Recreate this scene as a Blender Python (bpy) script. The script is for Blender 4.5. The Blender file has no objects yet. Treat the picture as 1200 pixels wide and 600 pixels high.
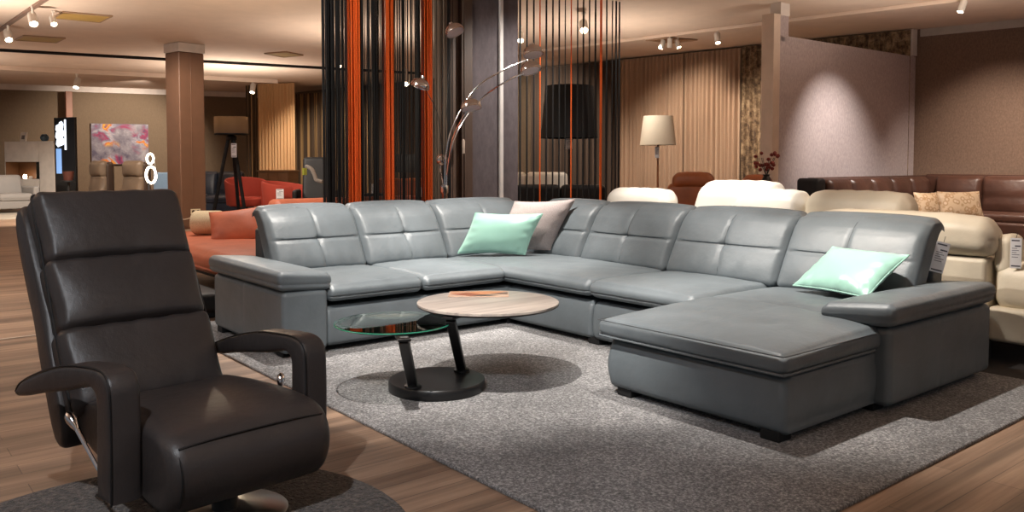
import bpy, math, random
from mathutils import Vector, Matrix
random.seed(7)
sin, cos, pi, rad = math.sin, math.cos, math.pi, math.radians
S = bpy.context.scene
COL = S.collection

# ------------------------------------------------------------------ camera frame (for measuring places)
F_PX, PITCH, CY, YAW, CAM_H = 971.2, rad(2.516), 232.99, rad(-50.86), 1.15
FWD = (sin(YAW), cos(YAW)); RGT = (cos(YAW), -sin(YAW))
def ray(u, v):
    x = (u-600)/F_PX; y = -(v-CY)/F_PX; c, s = cos(PITCH), sin(PITCH)
    d = c+s*y; z = -s+c*y
    return Vector((d*FWD[0]+x*RGT[0], d*FWD[1]+x*RGT[1], z)), d
def at_z(u, v, z):
    d, _ = ray(u, v); t = (z-CAM_H)/d.z
    return Vector((d.x*t, d.y*t, z))
def at_d(u, v, D):
    d, f = ray(u, v); t = D/f
    return Vector((d.x*t, d.y*t, CAM_H+d.z*t))
def at_x(u, v, X):
    d, f = ray(u, v); t = X/d.x
    return Vector((X, d.y*t, CAM_H+d.z*t))

# ------------------------------------------------------------------ mesh builder
class MB:
    def __init__(s): s.v = []; s.f = []
    def add(s, vs, fs):
        b = len(s.v); s.v += [tuple(p) for p in vs]; s.f += [tuple(b+i for i in f) for f in fs]; return s
    def quad(s, a, b, c, d): return s.add([a, b, c, d], [(0, 1, 2, 3)])
    def soft(s, c, size, r, n=1, fn=None, M=None):
        """rounded box; fn(p, a, b, c) moves a point p (Vector about the centre), a b c in -1..1"""
        h = [size[0]/2, size[1]/2, size[2]/2]
        if isinstance(n, int): n = (n, n, n)
        ax = []
        for k in range(3):
            rk = min(r, h[k]*.98); e = [h[k]-rk+rk*math.tan(rad(q)) for q in (45, 32, 20, 9)]
            inner = h[k]-rk
            mid = [-inner+2*inner*i/n[k] for i in range(n[k]+1)] if inner > 1e-4 else [0]
            ax.append([-q for q in e]+mid+e[::-1])
        N = [len(q) for q in ax]
        idx = {}; vs = []
        def V(i, j, k):
            key = (i, j, k)
            if key not in idx:
                p = [ax[0][i], ax[1][j], ax[2][k]]
                q = [max(-(h[m]-min(r, h[m]*.98)), min(h[m]-min(r, h[m]*.98), p[m])) for m in range(3)]
                d = Vector([p[m]-q[m] for m in range(3)])
                if d.length > 1e-9: d = d.normalized()*r
                d = Vector([max(-(h[m]-abs(q[m])), min(h[m]-abs(q[m]), d[m])) for m in range(3)])
                P = Vector(q)+d
                if fn: P = Vector(fn(P, p[0]/h[0], p[1]/h[1], p[2]/h[2]))
                P = P+Vector(c)
                if M is not None: P = M @ P
                idx[key] = len(vs); vs.append(P)
            return idx[key]
        fs = []
        X, Y, Z = N[0]-1, N[1]-1, N[2]-1
        for i in range(X):
            for j in range(Y):
                fs.append((V(i, j, 0), V(i, j+1, 0), V(i+1, j+1, 0), V(i+1, j, 0)))
                fs.append((V(i, j, Z), V(i+1, j, Z), V(i+1, j+1, Z), V(i, j+1, Z)))
        for i in range(X):
            for k in range(Z):
                fs.append((V(i, 0, k), V(i+1, 0, k), V(i+1, 0, k+1), V(i, 0, k+1)))
                fs.append((V(i, Y, k), V(i, Y, k+1), V(i+1, Y, k+1), V(i+1, Y, k)))
        for j in range(Y):
            for k in range(Z):
                fs.append((V(0, j, k), V(0, j, k+1), V(0, j+1, k+1), V(0, j+1, k)))
                fs.append((V(X, j, k), V(X, j+1, k), V(X, j+1, k+1), V(X, j, k+1)))
        return s.add(vs, fs)
    def box(s, lo, hi, r=.004, n=1, fn=None, M=None):
        c = [(lo[i]+hi[i])/2 for i in range(3)]; z = [hi[i]-lo[i] for i in range(3)]
        return s.soft(c, z, r, n, fn, M)
    def tube(s, pts, r, seg=8, cap=True):
        pts = [Vector(p) for p in pts]; n = len(pts)
        rs = r if isinstance(r, (list, tuple)) else [r]*n
        vs = []; fs = []; prev = None
        for i, p in enumerate(pts):
            t = (pts[min(i+1, n-1)]-pts[max(i-1, 0)]).normalized()
            if prev is None:
                a = Vector((0, 0, 1)) if abs(t.z) < .9 else Vector((1, 0, 0))
                u = t.cross(a).normalized()
            else:
                u = (prev-t*prev.dot(t)).normalized()
            prev = u; w = t.cross(u)
            for k in range(seg):
                q = 2*pi*k/seg; vs.append(p+(u*cos(q)+w*sin(q))*rs[i])
        for i in range(n-1):
            for k in range(seg):
                a = i*seg+k; b = i*seg+(k+1) % seg
                fs.append((a, b, b+seg, a+seg))
        if cap:
            fs.append(tuple(range(seg))[::-1]); fs.append(tuple((n-1)*seg+k for k in range(seg)))
        return s.add(vs, fs)
    def lathe(s, prof, seg=32, c=(0, 0, 0), M=None):
        vs = []; fs = []; n = len(prof)
        for r, z in prof:
            for k in range(seg):
                q = 2*pi*k/seg; P = Vector((c[0]+r*cos(q), c[1]+r*sin(q), c[2]+z))
                vs.append(M @ P if M is not None else P)
        for i in range(n-1):
            for k in range(seg):
                a = i*seg+k; b = i*seg+(k+1) % seg
                fs.append((a, b, b+seg, a+seg))
        if prof[0][0] > 1e-6: fs.append(tuple(range(seg))[::-1])
        if prof[-1][0] > 1e-6: fs.append(tuple((n-1)*seg+k for k in range(seg)))
        return s.add(vs, fs)
    def sweep(s, prof, w, r=.03, M=None, n=6, side=None, fn=None):
        """closed (x,z) profile carried across y=-w/2..w/2, its two ends rounded by r"""
        cx = sum(p[0] for p in prof)/len(prof); cz = sum(p[1] for p in prof)/len(prof)
        ys = []
        for q in (90, 70, 50, 30, 12): ys.append((-w/2+r*(1-sin(rad(q))), r*(1-cos(rad(90-q)))))
        ys = [(-w/2+r*(1-cos(rad(q))), r*(1-sin(rad(q)))) for q in (0, 18, 36, 54, 72, 90)]
        mid = [(-w/2+r+(w-2*r)*i/n, 0) for i in range(1, n)]
        ys = ys+mid+[(-y, d) for y, d in ys[::-1]]
        vs = []; fs = []; m = len(prof)
        for y, d in ys:
            for x, z in prof:
                L = math.hypot(x-cx, z-cz); k = max(.05, 1-d/max(L, 1e-6))
                P = Vector((cx+(x-cx)*k, y, cz+(z-cz)*k))
                if fn: P = Vector(fn(P, 2*y/w))
                vs.append(M @ P if M is not None else P)
        for i in range(len(ys)-1):
            for k in range(m):
                a = i*m+k; b = i*m+(k+1) % m
                fs.append((a, b, b+m, a+m))
        fs.append(tuple(range(m))[::-1]); fs.append(tuple((len(ys)-1)*m+k for k in range(m)))
        return s.add(vs, fs)
    def prism(s, poly, z0, z1, M=None):
        n = len(poly); vs = [Vector((x, y, z0)) for x, y in poly]+[Vector((x, y, z1)) for x, y in poly]
        if M is not None: vs = [M @ p for p in vs]
        fs = [tuple(range(n))[::-1], tuple(range(n, 2*n))]+[(i, (i+1) % n, n+(i+1) % n, n+i) for i in range(n)]
        return s.add(vs, fs)
    def build(s, name, mat, parent=None, smooth=True, sharp=40):
        me = bpy.data.meshes.new(name)
        off = parent_world(parent) if parent is not None else None
        me.from_pydata([tuple(p) for p in s.v], [], s.f); me.validate(); me.update()
        import bmesh
        bm = bmesh.new(); bm.from_mesh(me); bmesh.ops.recalc_face_normals(bm, faces=bm.faces); bm.to_mesh(me); bm.free()
        if smooth:
            me.polygons.foreach_set('use_smooth', [True]*len(me.polygons))
            try: me.set_sharp_from_angle(angle=rad(sharp))
            except Exception: pass
        me.materials.append(mat)
        o = bpy.data.objects.new(name, me); COL.objects.link(o)
        if parent is not None:
            o.parent = parent
            if off is not None and WORLD_PARTS[0]: o.matrix_parent_inverse = off.inverted()
        return o
WORLD_PARTS = [True]      # parts are given in world coordinates unless switched off
def parent_world(p):
    M = Matrix.Translation(p.location) @ p.rotation_euler.to_matrix().to_4x4()
    if p.parent is not None: M = p.parent.matrix_parent_inverse @ M if False else M
    return M
def catmull(pts, n=6, closed=False):
    P = [Vector(p) for p in pts]; out = []; m = len(P)
    rng = range(m) if closed else range(m-1)
    for i in rng:
        if closed: a, b, c, d = P[i-1], P[i], P[(i+1) % m], P[(i+2) % m]
        else: a, b, c, d = P[max(i-1, 0)], P[i], P[i+1], P[min(i+2, m-1)]
        for k in range(n):
            t = k/n
            out.append(.5*((2*b)+(c-a)*t+(2*a-5*b+4*c-d)*t*t+(3*b-a-3*c+d)*t**3))
    if not closed: out.append(P[-1])
    return out
def prof2(pts, n=5): return [(p.x, p.y) for p in catmull([(x, z, 0) for x, z in pts], n, True)]

def tag(o, label, cat, group=None, kind=None):
    o['label'] = label; o['category'] = cat
    if group: o['group'] = group
    if kind: o['kind'] = kind
    return o
def thing(name, label, cat, loc=(0, 0, 0), rz=0, group=None):
    o = bpy.data.objects.new(name, None); COL.objects.link(o)
    o.empty_display_size = .1
    o.location = loc; o.rotation_euler = (0, 0, rz)
    return tag(o, label, cat, group)
def struct(name, mb, mat, **k):
    o = mb.build(name, mat, **k); o['kind'] = 'structure'; return o
def frame(loc, rz=0): return Matrix.Translation(loc) @ Matrix.Rotation(rz, 4, 'Z')
def axes(o, x, y, z):
    M = Matrix.Identity(4)
    for i, a in enumerate((x, y, z)):
        for k in range(3): M[k][i] = a[k]
    for k in range(3): M[k][3] = o[k]
    return M
def gauss(x, w): return math.exp(-(x/w)**2)
def sstep(a, b, x):
    t = max(0, min(1, (x-a)/(b-a))); return t*t*(3-2*t)

# ------------------------------------------------------------------ materials
def lin(c):
    def f(x):
        x /= 255; return x/12.92 if x <= .04045 else ((x+.055)/1.055)**2.4
    return (f(c[0]), f(c[1]), f(c[2]), 1)
class Mat:
    def __init__(s, name, col, rough=.5, metal=0, **k):
        s.m = bpy.data.materials.new(name); s.m.use_nodes = True; s.nt = s.m.node_tree; s.N = s.nt.nodes; s.L = s.nt.links
        s.b = s.N['Principled BSDF']; s.b.inputs['Base Color'].default_value = lin(col)
        s.b.inputs['Roughness'].default_value = rough; s.b.inputs['Metallic'].default_value = metal
        for a, v in k.items(): s.b.inputs[a.replace('_', ' ')].default_value = v
        s.col = col; s.tc = None; s.bump = None
    def co(s, scale=(1, 1, 1), rot=(0, 0, 0)):
        if s.tc is None: s.tc = s.N.new('ShaderNodeTexCoord')
        mp = s.N.new('ShaderNodeMapping'); mp.inputs['Scale'].default_value = scale; mp.inputs['Rotation'].default_value = rot
        s.L.new(s.tc.outputs['Object'], mp.inputs['Vector']); return mp.outputs['Vector']
    def noise(s, scale, detail=3, co=None, rough=.5):
        n = s.N.new('ShaderNodeTexNoise'); n.inputs['Scale'].default_value = scale; n.inputs['Detail'].default_value = detail
        n.inputs['Roughness'].default_value = rough
        s.L.new(co if co is not None else s.co(), n.inputs['Vector']); return n.outputs['Fac']
    def voro(s, scale, co=None, feature='F1', out='Distance'):
        n = s.N.new('ShaderNodeTexVoronoi'); n.inputs['Scale'].default_value = scale; n.feature = feature
        s.L.new(co if co is not None else s.co(), n.inputs['Vector']); return n.outputs[out]
    def ramp(s, fac, stops):
        r = s.N.new('ShaderNodeValToRGB'); e = r.color_ramp.elements
        while len(e) < len(stops): e.new(.5)
        for x, (p, c) in zip(e, stops): x.position = p; x.color = lin(c)
        s.L.new(fac, r.inputs['Fac']); return r.outputs['Color']
    def color(s, sock): s.L.new(sock, s.b.inputs['Base Color']); return s
    def mix(s, a, b, fac, mode='MIX'):
        n = s.N.new('ShaderNodeMix'); n.data_type = 'RGBA'; n.blend_type = mode
        if isinstance(fac, (int, float)): n.inputs['Factor'].default_value = fac
        else: s.L.new(fac, n.inputs['Factor'])
        for k, x in ((6, a), (7, b)):
            if isinstance(x, tuple): n.inputs[k].default_value = lin(x)
            else: s.L.new(x, n.inputs[k])
        return n.outputs[2]
    def add_bump(s, h, strength=.3, dist=.01):
        n = s.N.new('ShaderNodeBump'); n.inputs['Strength'].default_value = strength; n.inputs['Distance'].default_value = dist
        s.L.new(h, n.inputs['Height'])
        if s.bump is not None: s.L.new(s.bump.outputs['Normal'], n.inputs['Normal'])
        s.L.new(n.outputs['Normal'], s.b.inputs['Normal']); s.bump = n; return s
def leather(name, col, rough=.4, var=.12, wr=.25):
    m = Mat(name, col, rough)
    d = tuple(c*(1-var) for c in col); l = tuple(min(255, c*(1+var)) for c in col)
    m.color(m.ramp(m.noise(5, 4), [(.3, d), (.7, l)]))
    m.add_bump(m.noise(9, 3), wr, .02); m.add_bump(m.noise(34, 4, None, .6), .16, .008); m.add_bump(m.voro(330), .14, .002)
    return m.m
def fabric(name, col, scale=400, rough=.9, var=.15, st=.4):
    m = Mat(name, col, rough)
    d = tuple(c*(1-var) for c in col); l = tuple(min(255, c*(1+var)) for c in col)
    m.color(m.ramp(m.noise(scale, 2), [(.3, d), (.7, l)])); m.add_bump(m.noise(scale, 2), st, .003)
    return m.m
def plain(name, col, rough=.5, metal=0, **k):
    m = Mat(name, col, rough, metal, **k)
    d = tuple(c*.975 for c in col); l = tuple(min(255, c*1.02) for c in col)
    m.color(m.ramp(m.noise(6, 3), [(.35, d), (.65, l)])); return m.m
def glow(name, col, e):
    m = Mat(name, col, .4); m.b.inputs['Emission Color'].default_value = lin(col); m.b.inputs['Emission Strength'].default_value = e
    n = m.noise(4, 2); m.color(m.ramp(n, [(.3, col), (.7, col)])); return m.m

GREY = leather('grey_leather', (99, 107, 112), .44, .05, .2)
GREYD = leather('grey_leather_dark', (70, 76, 80), .45, .06, .2)
BROWNB = leather('espresso_leather', (54, 49, 48), .42, .08, .2)
BLACK = plain('black_metal', (18, 18, 19), .38)
BLACKM = plain('black_matt', (14, 14, 15), .7)
CHROME = plain('chrome', (235, 232, 232), .14, 1)
STEEL = plain('brushed_steel', (190, 186, 180), .28, 1)
CREAM = leather('cream_leather', (226, 216, 196), .45, .04, .2)
WHITEL = leather('white_leather', (240, 236, 226), .45, .02, .15)
ORANGE = leather('orange_leather', (184, 98, 66), .55, .06, .2)
RED = fabric('red_felt', (156, 54, 36), 300, .85, .08)
MOCHA = leather('mocha_leather', (70, 45, 36), .38, .1, .3)
TANL = leather('cognac_leather', (150, 84, 48), .42, .08, .2)
TAUPE = leather('taupe_leather', (128, 110, 92), .45, .06, .2)
NAVY = leather('navy_leather', (36, 46, 62), .38, .08, .2)
BLKL = leather('black_leather', (18, 18, 20), .55, .08, .2)
WHITE = plain('white_lacquer', (232, 226, 218), .4)
PAPER = plain('paper', (228, 228, 232), .7)
INK = plain('ink', (80, 80, 92), .8)
GREYF = fabric('grey_weave', (150, 146, 142), 300)
LTGREYF = fabric('light_grey_weave', (160, 158, 156), 300)
OAK = plain('oak', (168, 110, 60), .5)
DKWOOD = plain('dark_wood', (42, 30, 24), .5)
BLUEF = fabric('sky_blue_weave', (150, 180, 210), 300)
ORSTR = fabric('orange_string', (228, 98, 30), 200, .7, .1)
BLKSTR = plain('black_string', (10, 11, 13), .75)
TPSTR = plain('taupe_string', (110, 96, 82), .8)
CORN = plain('white_cornice', (222, 212, 204), .6)
LAMPON = glow('lamp_glow', (255, 236, 205), 25)

def mat_floor():
    m = Mat('oak_planks', (150, 118, 96), .42)
    co = m.co((1, 1, 1), (0, 0, rad(90)))
    b = m.N.new('ShaderNodeTexBrick'); m.L.new(co, b.inputs['Vector'])
    b.inputs['Scale'].default_value = 1; b.inputs['Brick Width'].default_value = 1.35; b.inputs['Row Height'].default_value = .12
    b.inputs['Mortar Size'].default_value = .0018; b.offset = .37
    b.inputs['Color1'].default_value = lin((152, 126, 108)); b.inputs['Color2'].default_value = lin((204, 176, 154)); b.inputs['Mortar'].default_value = lin((66, 50, 40))
    g = m.noise(1, 6, m.co((42, 1.6, 8)), .65)
    g2 = m.noise(1, 3, m.co((9, .5, 4)), .5)
    c = m.mix(b.outputs['Color'], m.ramp(g, [(.3, (108, 88, 74)), (.5, (158, 134, 116)), (.75, (204, 180, 158))]), .5)
    c = m.mix(c, m.ramp(g2, [(.35, (120, 108, 98)), (.65, (255, 246, 236))]), .75, 'MULTIPLY')
    m.color(c); m.add_bump(b.outputs['Fac'], -.25, .003); m.add_bump(g, .08, .003); return m.m
def mat_rug(name, a, b, sc=130, big=2.6, dist=.012):
    m = Mat(name, a, .95)
    f = m.noise(sc, 3, rough=.7); g = m.noise(big, 4)
    c = m.mix(m.ramp(f, [(.34, tuple(x*.55 for x in a)), (.5, a), (.68, b)]), m.ramp(g, [(.3, (185, 185, 185)), (.7, (255, 255, 255))]), .8, 'MULTIPLY')
    m.color(c); m.add_bump(f, .9, dist); m.b.inputs['Sheen Weight'].default_value = .2; return m.m
def mat_wall(name, col, sc=60, var=.08):
    m = Mat(name, col, .85)
    n = m.noise(sc, 4, m.co((1, 1, .5)), .7); m.color(m.ramp(n, [(.3, tuple(c*(1-var) for c in col)), (.7, tuple(min(255, c*(1+var)) for c in col))]))
    m.add_bump(n, .2, .004); return m.m
def mat_satin(name, col):
    m = Mat(name, col, .3); m.b.inputs['Sheen Weight'].default_value = .5; m.b.inputs['Specular IOR Level'].default_value = .7
    n = m.noise(5, 2); m.color(m.ramp(n, [(.3, tuple(c*.95 for c in col)), (.7, col)])); m.add_bump(m.noise(700, 1), .05, .001)
    m.add_bump(m.noise(5, 2), .15, .02); return m.m
def mat_print():
    m = Mat('printed_curtain', (120, 96, 70), .85)
    n = m.noise(9, 5, m.co((1, 1, 1)), .7); v = m.voro(7)
    m.color(m.mix(m.ramp(n, [(.38, (62, 46, 34)), (.5, (128, 104, 78)), (.62, (176, 152, 120))]), (90, 72, 54), .25)); return m.m
def mat_paint():
    m = Mat('abstract_canvas', (150, 130, 140), .6)
    w = m.N.new('ShaderNodeTexNoise'); w.inputs['Scale'].default_value = 1.5; w.inputs['Detail'].default_value = 6; w.inputs['Distortion'].default_value = 1.4; m.L.new(m.co(), w.inputs['Vector'])
    a = m.ramp(w.outputs['Fac'], [(.30, (60, 46, 84)), (.38, (150, 40, 84)), (.44, (120, 112, 132)), (.52, (176, 170, 176)), (.56, (196, 96, 36)), (.62, (226, 168, 48)), (.68, (120, 60, 96))])
    b = m.ramp(m.noise(2.6, 6, None, .65), [(.35, (80, 72, 92)), (.55, (138, 132, 140)), (.7, (178, 172, 176))])
    k = m.noise(1.1, 2)
    m.color(m.mix(b, a, m.ramp(k, [(.46, (0, 0, 0)), (.54, (255, 255, 255))]))); return m.m
def mat_damask():
    m = Mat('gold_damask', (214, 180, 140), .45)
    n = m.noise(22, 2); v = m.voro(16)
    m.color(m.ramp(v, [(.2, (232, 206, 176)), (.42, (190, 150, 108)), (.6, (226, 198, 164))])); return m.m
def mat_glass():
    m = Mat('clear_glass', (225, 245, 240), .02); m.N.remove(m.b)
    tr = m.N.new('ShaderNodeBsdfTransparent'); tr.inputs['Color'].default_value = (.97, .985, .978, 1)
    g = m.N.new('ShaderNodeBsdfGlossy'); g.inputs['Roughness'].default_value = .01; g.inputs['Color'].default_value = (.9, .97, .94, 1)
    f = m.N.new('ShaderNodeFresnel'); f.inputs['IOR'].default_value = 2.1; k = m.N.new('ShaderNodeMixShader')
    m.L.new(f.outputs[0], k.inputs[0]); m.L.new(tr.outputs[0], k.inputs[1]); m.L.new(g.outputs[0], k.inputs[2])
    m.L.new(k.outputs[0], m.N['Material Output'].inputs['Surface']); return m.m
def mat_wood_top():
    m = Mat('ceramic_oak_top', (176, 152, 132), .32)
    g = m.noise(1, 5, m.co((30, 2.2, 5), (0, 0, rad(40))), .6)
    m.color(m.ramp(g, [(.3, (144, 135, 129)), (.55, (178, 168, 160)), (.75, (198, 188, 179))])); return m.m
def mat_stripe():
    m = Mat('striped_curtain', (120, 96, 64), .85)
    w = m.N.new('ShaderNodeTexWave'); w.inputs['Scale'].default_value = 3.2; w.bands_direction = 'X'; m.L.new(m.co(), w.inputs['Vector'])
    m.color(m.ramp(w.outputs['Fac'], [(.3, (74, 58, 42)), (.6, (86, 68, 50)), (.85, (160, 128, 84))])); return m.m
FLOOR = mat_floor(); RUG = mat_rug('grey_rug', (126, 125, 126), (200, 198, 198), 95); RUGD = mat_rug('dark_shag', (92, 83, 77), (138, 126, 116), 60, 4, .04)
RUGW = mat_rug('cream_rug', (214, 204, 186), (236, 228, 214), 90)
CEIL = mat_wall('ceiling_paint', (226, 205, 188), 3, .02)
WALLB = mat_wall('brown_wall', (122, 104, 84), 40, .05); WALLR = mat_wall('brown_wallpaper', (146, 120, 104), 55, .1)
PART = mat_wall('mauve_plaster', (172, 158, 158), 45, .09); COLG = mat_wall('slate_plaster', (92, 84, 88), 14, .1)
PILB = plain('brown_laminate', (112, 82, 64), .45); PANB = plain('brown_panel', (84, 66, 56), .5)
MINT = mat_satin('mint_satin', (158, 208, 192)); PINKG = fabric('rose_grey_weave', (176, 164, 162), 260, .9, .12)
PRINT = mat_print(); CANVAS = mat_paint(); DAMASK = mat_damask(); GLASS = mat_glass(); WTOP = mat_wood_top(); STRIPE = mat_stripe()
TANC = fabric('tan_curtain', (170, 142, 118), 120, .85, .05, .2); DARKC = fabric('dark_curtain', (64, 50, 40), 120, .85, .1, .2)
SHEER = fabric('sand_curtain', (206, 166, 120), 120, .85, .06, .2)
SHADEC = fabric('cream_shade', (236, 222, 198), 300, .8, .03, .2); SHADEK = fabric('black_shade', (16, 16, 18), 300, .8, .1, .2)
def mat_shade(name, col, tcol, f):
    m = Mat(name, col, .85); n = m.noise(260, 2); m.color(m.ramp(n, [(.3, tuple(c*.95 for c in col)), (.7, col)]))
    t = m.N.new('ShaderNodeBsdfTranslucent'); t.inputs['Color'].default_value = lin(tcol); x = m.N.new('ShaderNodeMixShader'); x.inputs[0].default_value = f
    m.L.new(m.b.outputs[0], x.inputs[1]); m.L.new(t.outputs[0], x.inputs[2]); m.L.new(x.outputs[0], m.N['Material Output'].inputs['Surface']); return m.m
SHADET = mat_shade('taupe_shade', (104, 88, 72), (180, 156, 128), .10)
VENTM = plain('beige_grille', (176, 150, 96), .7)

# ------------------------------------------------------------------ room
H = 3.2
def wall_b(X): return 12.176+.149*(X+11.584)          # the long back wall
def wall_l(Y): return -24.32+.235*(Y-7.30)            # the far left wall
CX, CYY = -23.6, 10.38
struct('floor', MB().box((-27, -4.5, -.1), (3.5, 15, 0), .001), FLOOR, smooth=False)
struct('ceiling', MB().box((-27, -4.5, H), (3.5, 15, H+.1), .001), CEIL, smooth=False)
def wall(name, p, q, z0, z1, t, mat, **k):
    p = Vector((p[0], p[1], 0)); q = Vector((q[0], q[1], 0)); d = (q-p); L = d.length; d.normalize(); n = Vector((-d.y, d.x, 0))
    M = axes(p, d, n, (0, 0, 1))
    return struct(name, MB().box((0, 0, z0), (L, t, z1), .002, M=M), mat, smooth=False)
wall('wall_left', (wall_l(-4.4), -4.4), (wall_l(CYY), CYY), 0, H, .15, WALLB)
wall('wall_back', (-6.2, wall_b(-6.2)), (CX, wall_b(CX)), 0, H, -.15, WALLB)
wall('wall_right', (3.4, wall_b(3.4)), (-6.15, wall_b(-6.15)), 0, H, -.15, WALLR)
wall('trim_left', (wall_l(-4.4)+.04, -4.4), (wall_l(CYY-.3)+.04, CYY-.3), H-.15, H-.002, .06, CORN)
wall('trim_right', (3.4, wall_b(3.4)-.03), (-6.0, wall_b(-6.0)-.03), H-.12, H-.002, -.05, CORN)
# partition panel with its post
px0 = Vector((-6.12, 9.40, 0)); px1 = Vector((-6.06, wall_b(-6.06)-.02, 0))
d_ = (px1-px0).normalized(); n_ = Vector((-d_.y, d_.x, 0))
PM = axes(px0, d_, n_, (0, 0, 1)); PL = (px1-px0).length
struct('wall_partition', MB().box((.0, 0, 0), (PL, .14, 2.78), .004, M=PM), PART, smooth=False)
struct('trim_post', MB().box((-.13, .0, 0), (.005, .16, H-.16), .004, M=PM).box((.0, .0, 2.7), (.19, .14, H-.16), .004, M=PM), PART, smooth=False)
struct('trim_cap', MB().box((-.0, -.01, H-.17), (.195, .15, H-.005), .004, M=PM), CORN, smooth=False)
struct('trim_edge', MB().box((-.15, -.012, 0), (-.01, .17, H-.16), .004, M=PM), plain('beige_edge', (206, 186, 170), .6), smooth=False)
struct('trim_corner', MB().box((PL-.14, -.02, 2.79), (PL, .13, H-.005), .004, M=PM), CORN, smooth=False)
# ceiling steps
wall('trim_step', (-21.4, -4), (-19.6, 8.5), H-.10, H-.002, .06, CEIL)
wall('trim_ridge', (-4.4, 10.95), (-13.5, 9.7), H-.05, H-.002, .05, CEIL)
# the brown pillar
pc = at_d(218, 200, 14.5); pc.z = 0; PRZ = rad(12)
PQ = Matrix.Translation(pc) @ Matrix.Rotation(PRZ, 4, 'Z')
struct('pillar', MB().box((-.22, -.23, 0), (.23, .24, H-.16), .02, M=PQ).box((.225, -.02, 0), (.235, -.005, H-.16), .003, M=PQ), PILB, smooth=False)
struct('trim_pillar', MB().box((-.235, -.245, H-.16), (.245, .255, H-.005), .01, M=PQ), CORN, smooth=False)
# slate column with brown panels
XS = -7.4
def yx(u, X=XS): return at_x(u, 190, X).y
ya, yb_, = yx(553), yx(607)
struct('column', MB().box((XS-.35, ya, 0), (XS, yb_, H-.002), .004), COLG, smooth=False)
y0, y1 = yx(540), yx(553)
struct('trim_panel', MB().box((XS-.3, y0, 0), (XS+.02, y1-.002, H-.002), .004).box((XS+.02, y0+.03, 0), (XS+.03, y0+.05, H-.002), .002), PANB, smooth=False)
o = MB().box((XS-.25, yx(529), 0), (XS-.03, y0-.004, H-.002), .004)
struct('trim_slat', o, plain('brown_slat', (104, 84, 72), .5), smooth=False)
o = MB().box((XS+.004, yx(584), .3), (XS+.035, yx(588), H-.005), .006).build('light_strip', plain('white_strip', (214, 210, 208), .5))
tag(o, 'narrow white vertical strip running up the slate column', 'trim strip')
# threshold strip in the floor
a = at_z(0, 398, 0)
struct('trim_floor', MB().box((a.x-.012, -4, 0), (a.x+.012, 1.6, .004), .001), plain('pale_strip', (210, 196, 182), .4), smooth=False)

# ------------------------------------------------------------------ rugs
RX1, RY0 = -1.398, 1.758
t = MB().box((-5.93, RY0, 0), (RX1, 4.79, .015), .005).build('area_rug', RUG)
tag(t, 'large grey area rug under the grey corner sofa and coffee table', 'rug')
pts = [(-2.464+.776*cos(2*pi*k/64), .659+.776*sin(2*pi*k/64)) for k in range(64)]
t = MB().lathe([(0, .022), (.74, .022), (.768, .016), (.776, 0)], 64, (-2.464, .659, 0)).build('round_rug', RUGD)
tag(t, 'round dark brown shaggy rug under the espresso recliner', 'rug')

# ------------------------------------------------------------------ grey corner sofa
sofa = thing('corner_sofa', 'large grey leather corner sofa with chaise and tufted backs on the grey rug', 'sofa', (-3.7, 3.9, 0))
LB, LF, LY, LYI, YI, RB, RA, CXL, CXR, CYF = -5.59, -4.47, 1.949, 2.236, 3.59, 4.73, -1.78, -2.84, -1.855, 2.875
RAF = 3.63
def seat_fn(front, puff=.022, wave=0):
    """front: (axis, sign) of the visible front; crown on top, soft seam on the front"""
    ax, sg = front
    def fn(p, a, b, c):
        q = [a, b, c]; f = q[ax]*sg; o = q[1-ax]
        p = p.copy()
        if c > 0: p.z += puff*(1-a*a)**.7*(1-b*b)**.7*c
        if f > .75:
            k = sstep(.75, 1, f)
            p[ax] += sg*k*(.014*(1-c*c)-.012*gauss(c+.35, .12))
            p.z -= k*.006
            p[ax] += sg*k*.003*sin(o*21+a*9)*(1-c*c)
        if c > .5: p.z += .0025*sin(o*17+f*5)*sin(f*9+o*4)*(1-q[ax]**2)
        return p
    return fn
def lseat(y0, y1, x0=-5.28):
    return MB().box((x0, y0+.003, .322), (LF, y1-.003, .425), .042, (18, 16, 4), seat_fn((0, 1)))
lseat(LYI, 2.909).build('seat_cushion', GREY, sofa)
lseat(2.909, YI).build('seat_cushion', GREY, sofa)
MB().box((-5.28, YI-.01, .322), (-3.65, 4.42, .428), .042, (30, 18, 4), seat_fn((1, -1))).build('seat_cushion', GREY, sofa)
MB().box((-3.647, YI-.01, .322), (CXL-.003, 4.42, .425), .042, (18, 18, 4), seat_fn((1, -1))).build('seat_cushion', GREY, sofa)
def chaise_fn(p, a, b, c):
    p = p.copy()
    if c > 0:
        p.z += c*.036*(1-abs(a)**5)*(1-abs(b)**6)
        # stitched seams with puckers on the lying surface
        s1 = gauss(b-.05+.03*a, .035); s2 = gauss(a-.05, .03)*sstep(-.75, -.3, -abs(b+.35))
        p.z -= c*(.014*s1*(1-a**6)+.004*gauss(a, .03)*(1-b**4))
        for (aa, bb) in ((-.42, .05), (.38, .05), (.38, -.5), (-.42, -.45)):
            p.z -= c*.012*gauss(math.hypot((a-aa), (b-bb)*1.2), .09)
        p.z -= .016*sstep(.0, 1, -b)*c
    if b < -.8:
        k = sstep(-.8, -1, b); p.y -= k*(.007*(1-c*c))
    if abs(a) > .85: p.x += math.copysign(.010*(1-c*c), a)
    return p
ch = MB().box((CXL-.02, CYF, .298), (CXR+.02, 4.42, .402), .036, (44, 60, 4), chaise_fn).build('chaise_cushion', GREY, sofa)
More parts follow.
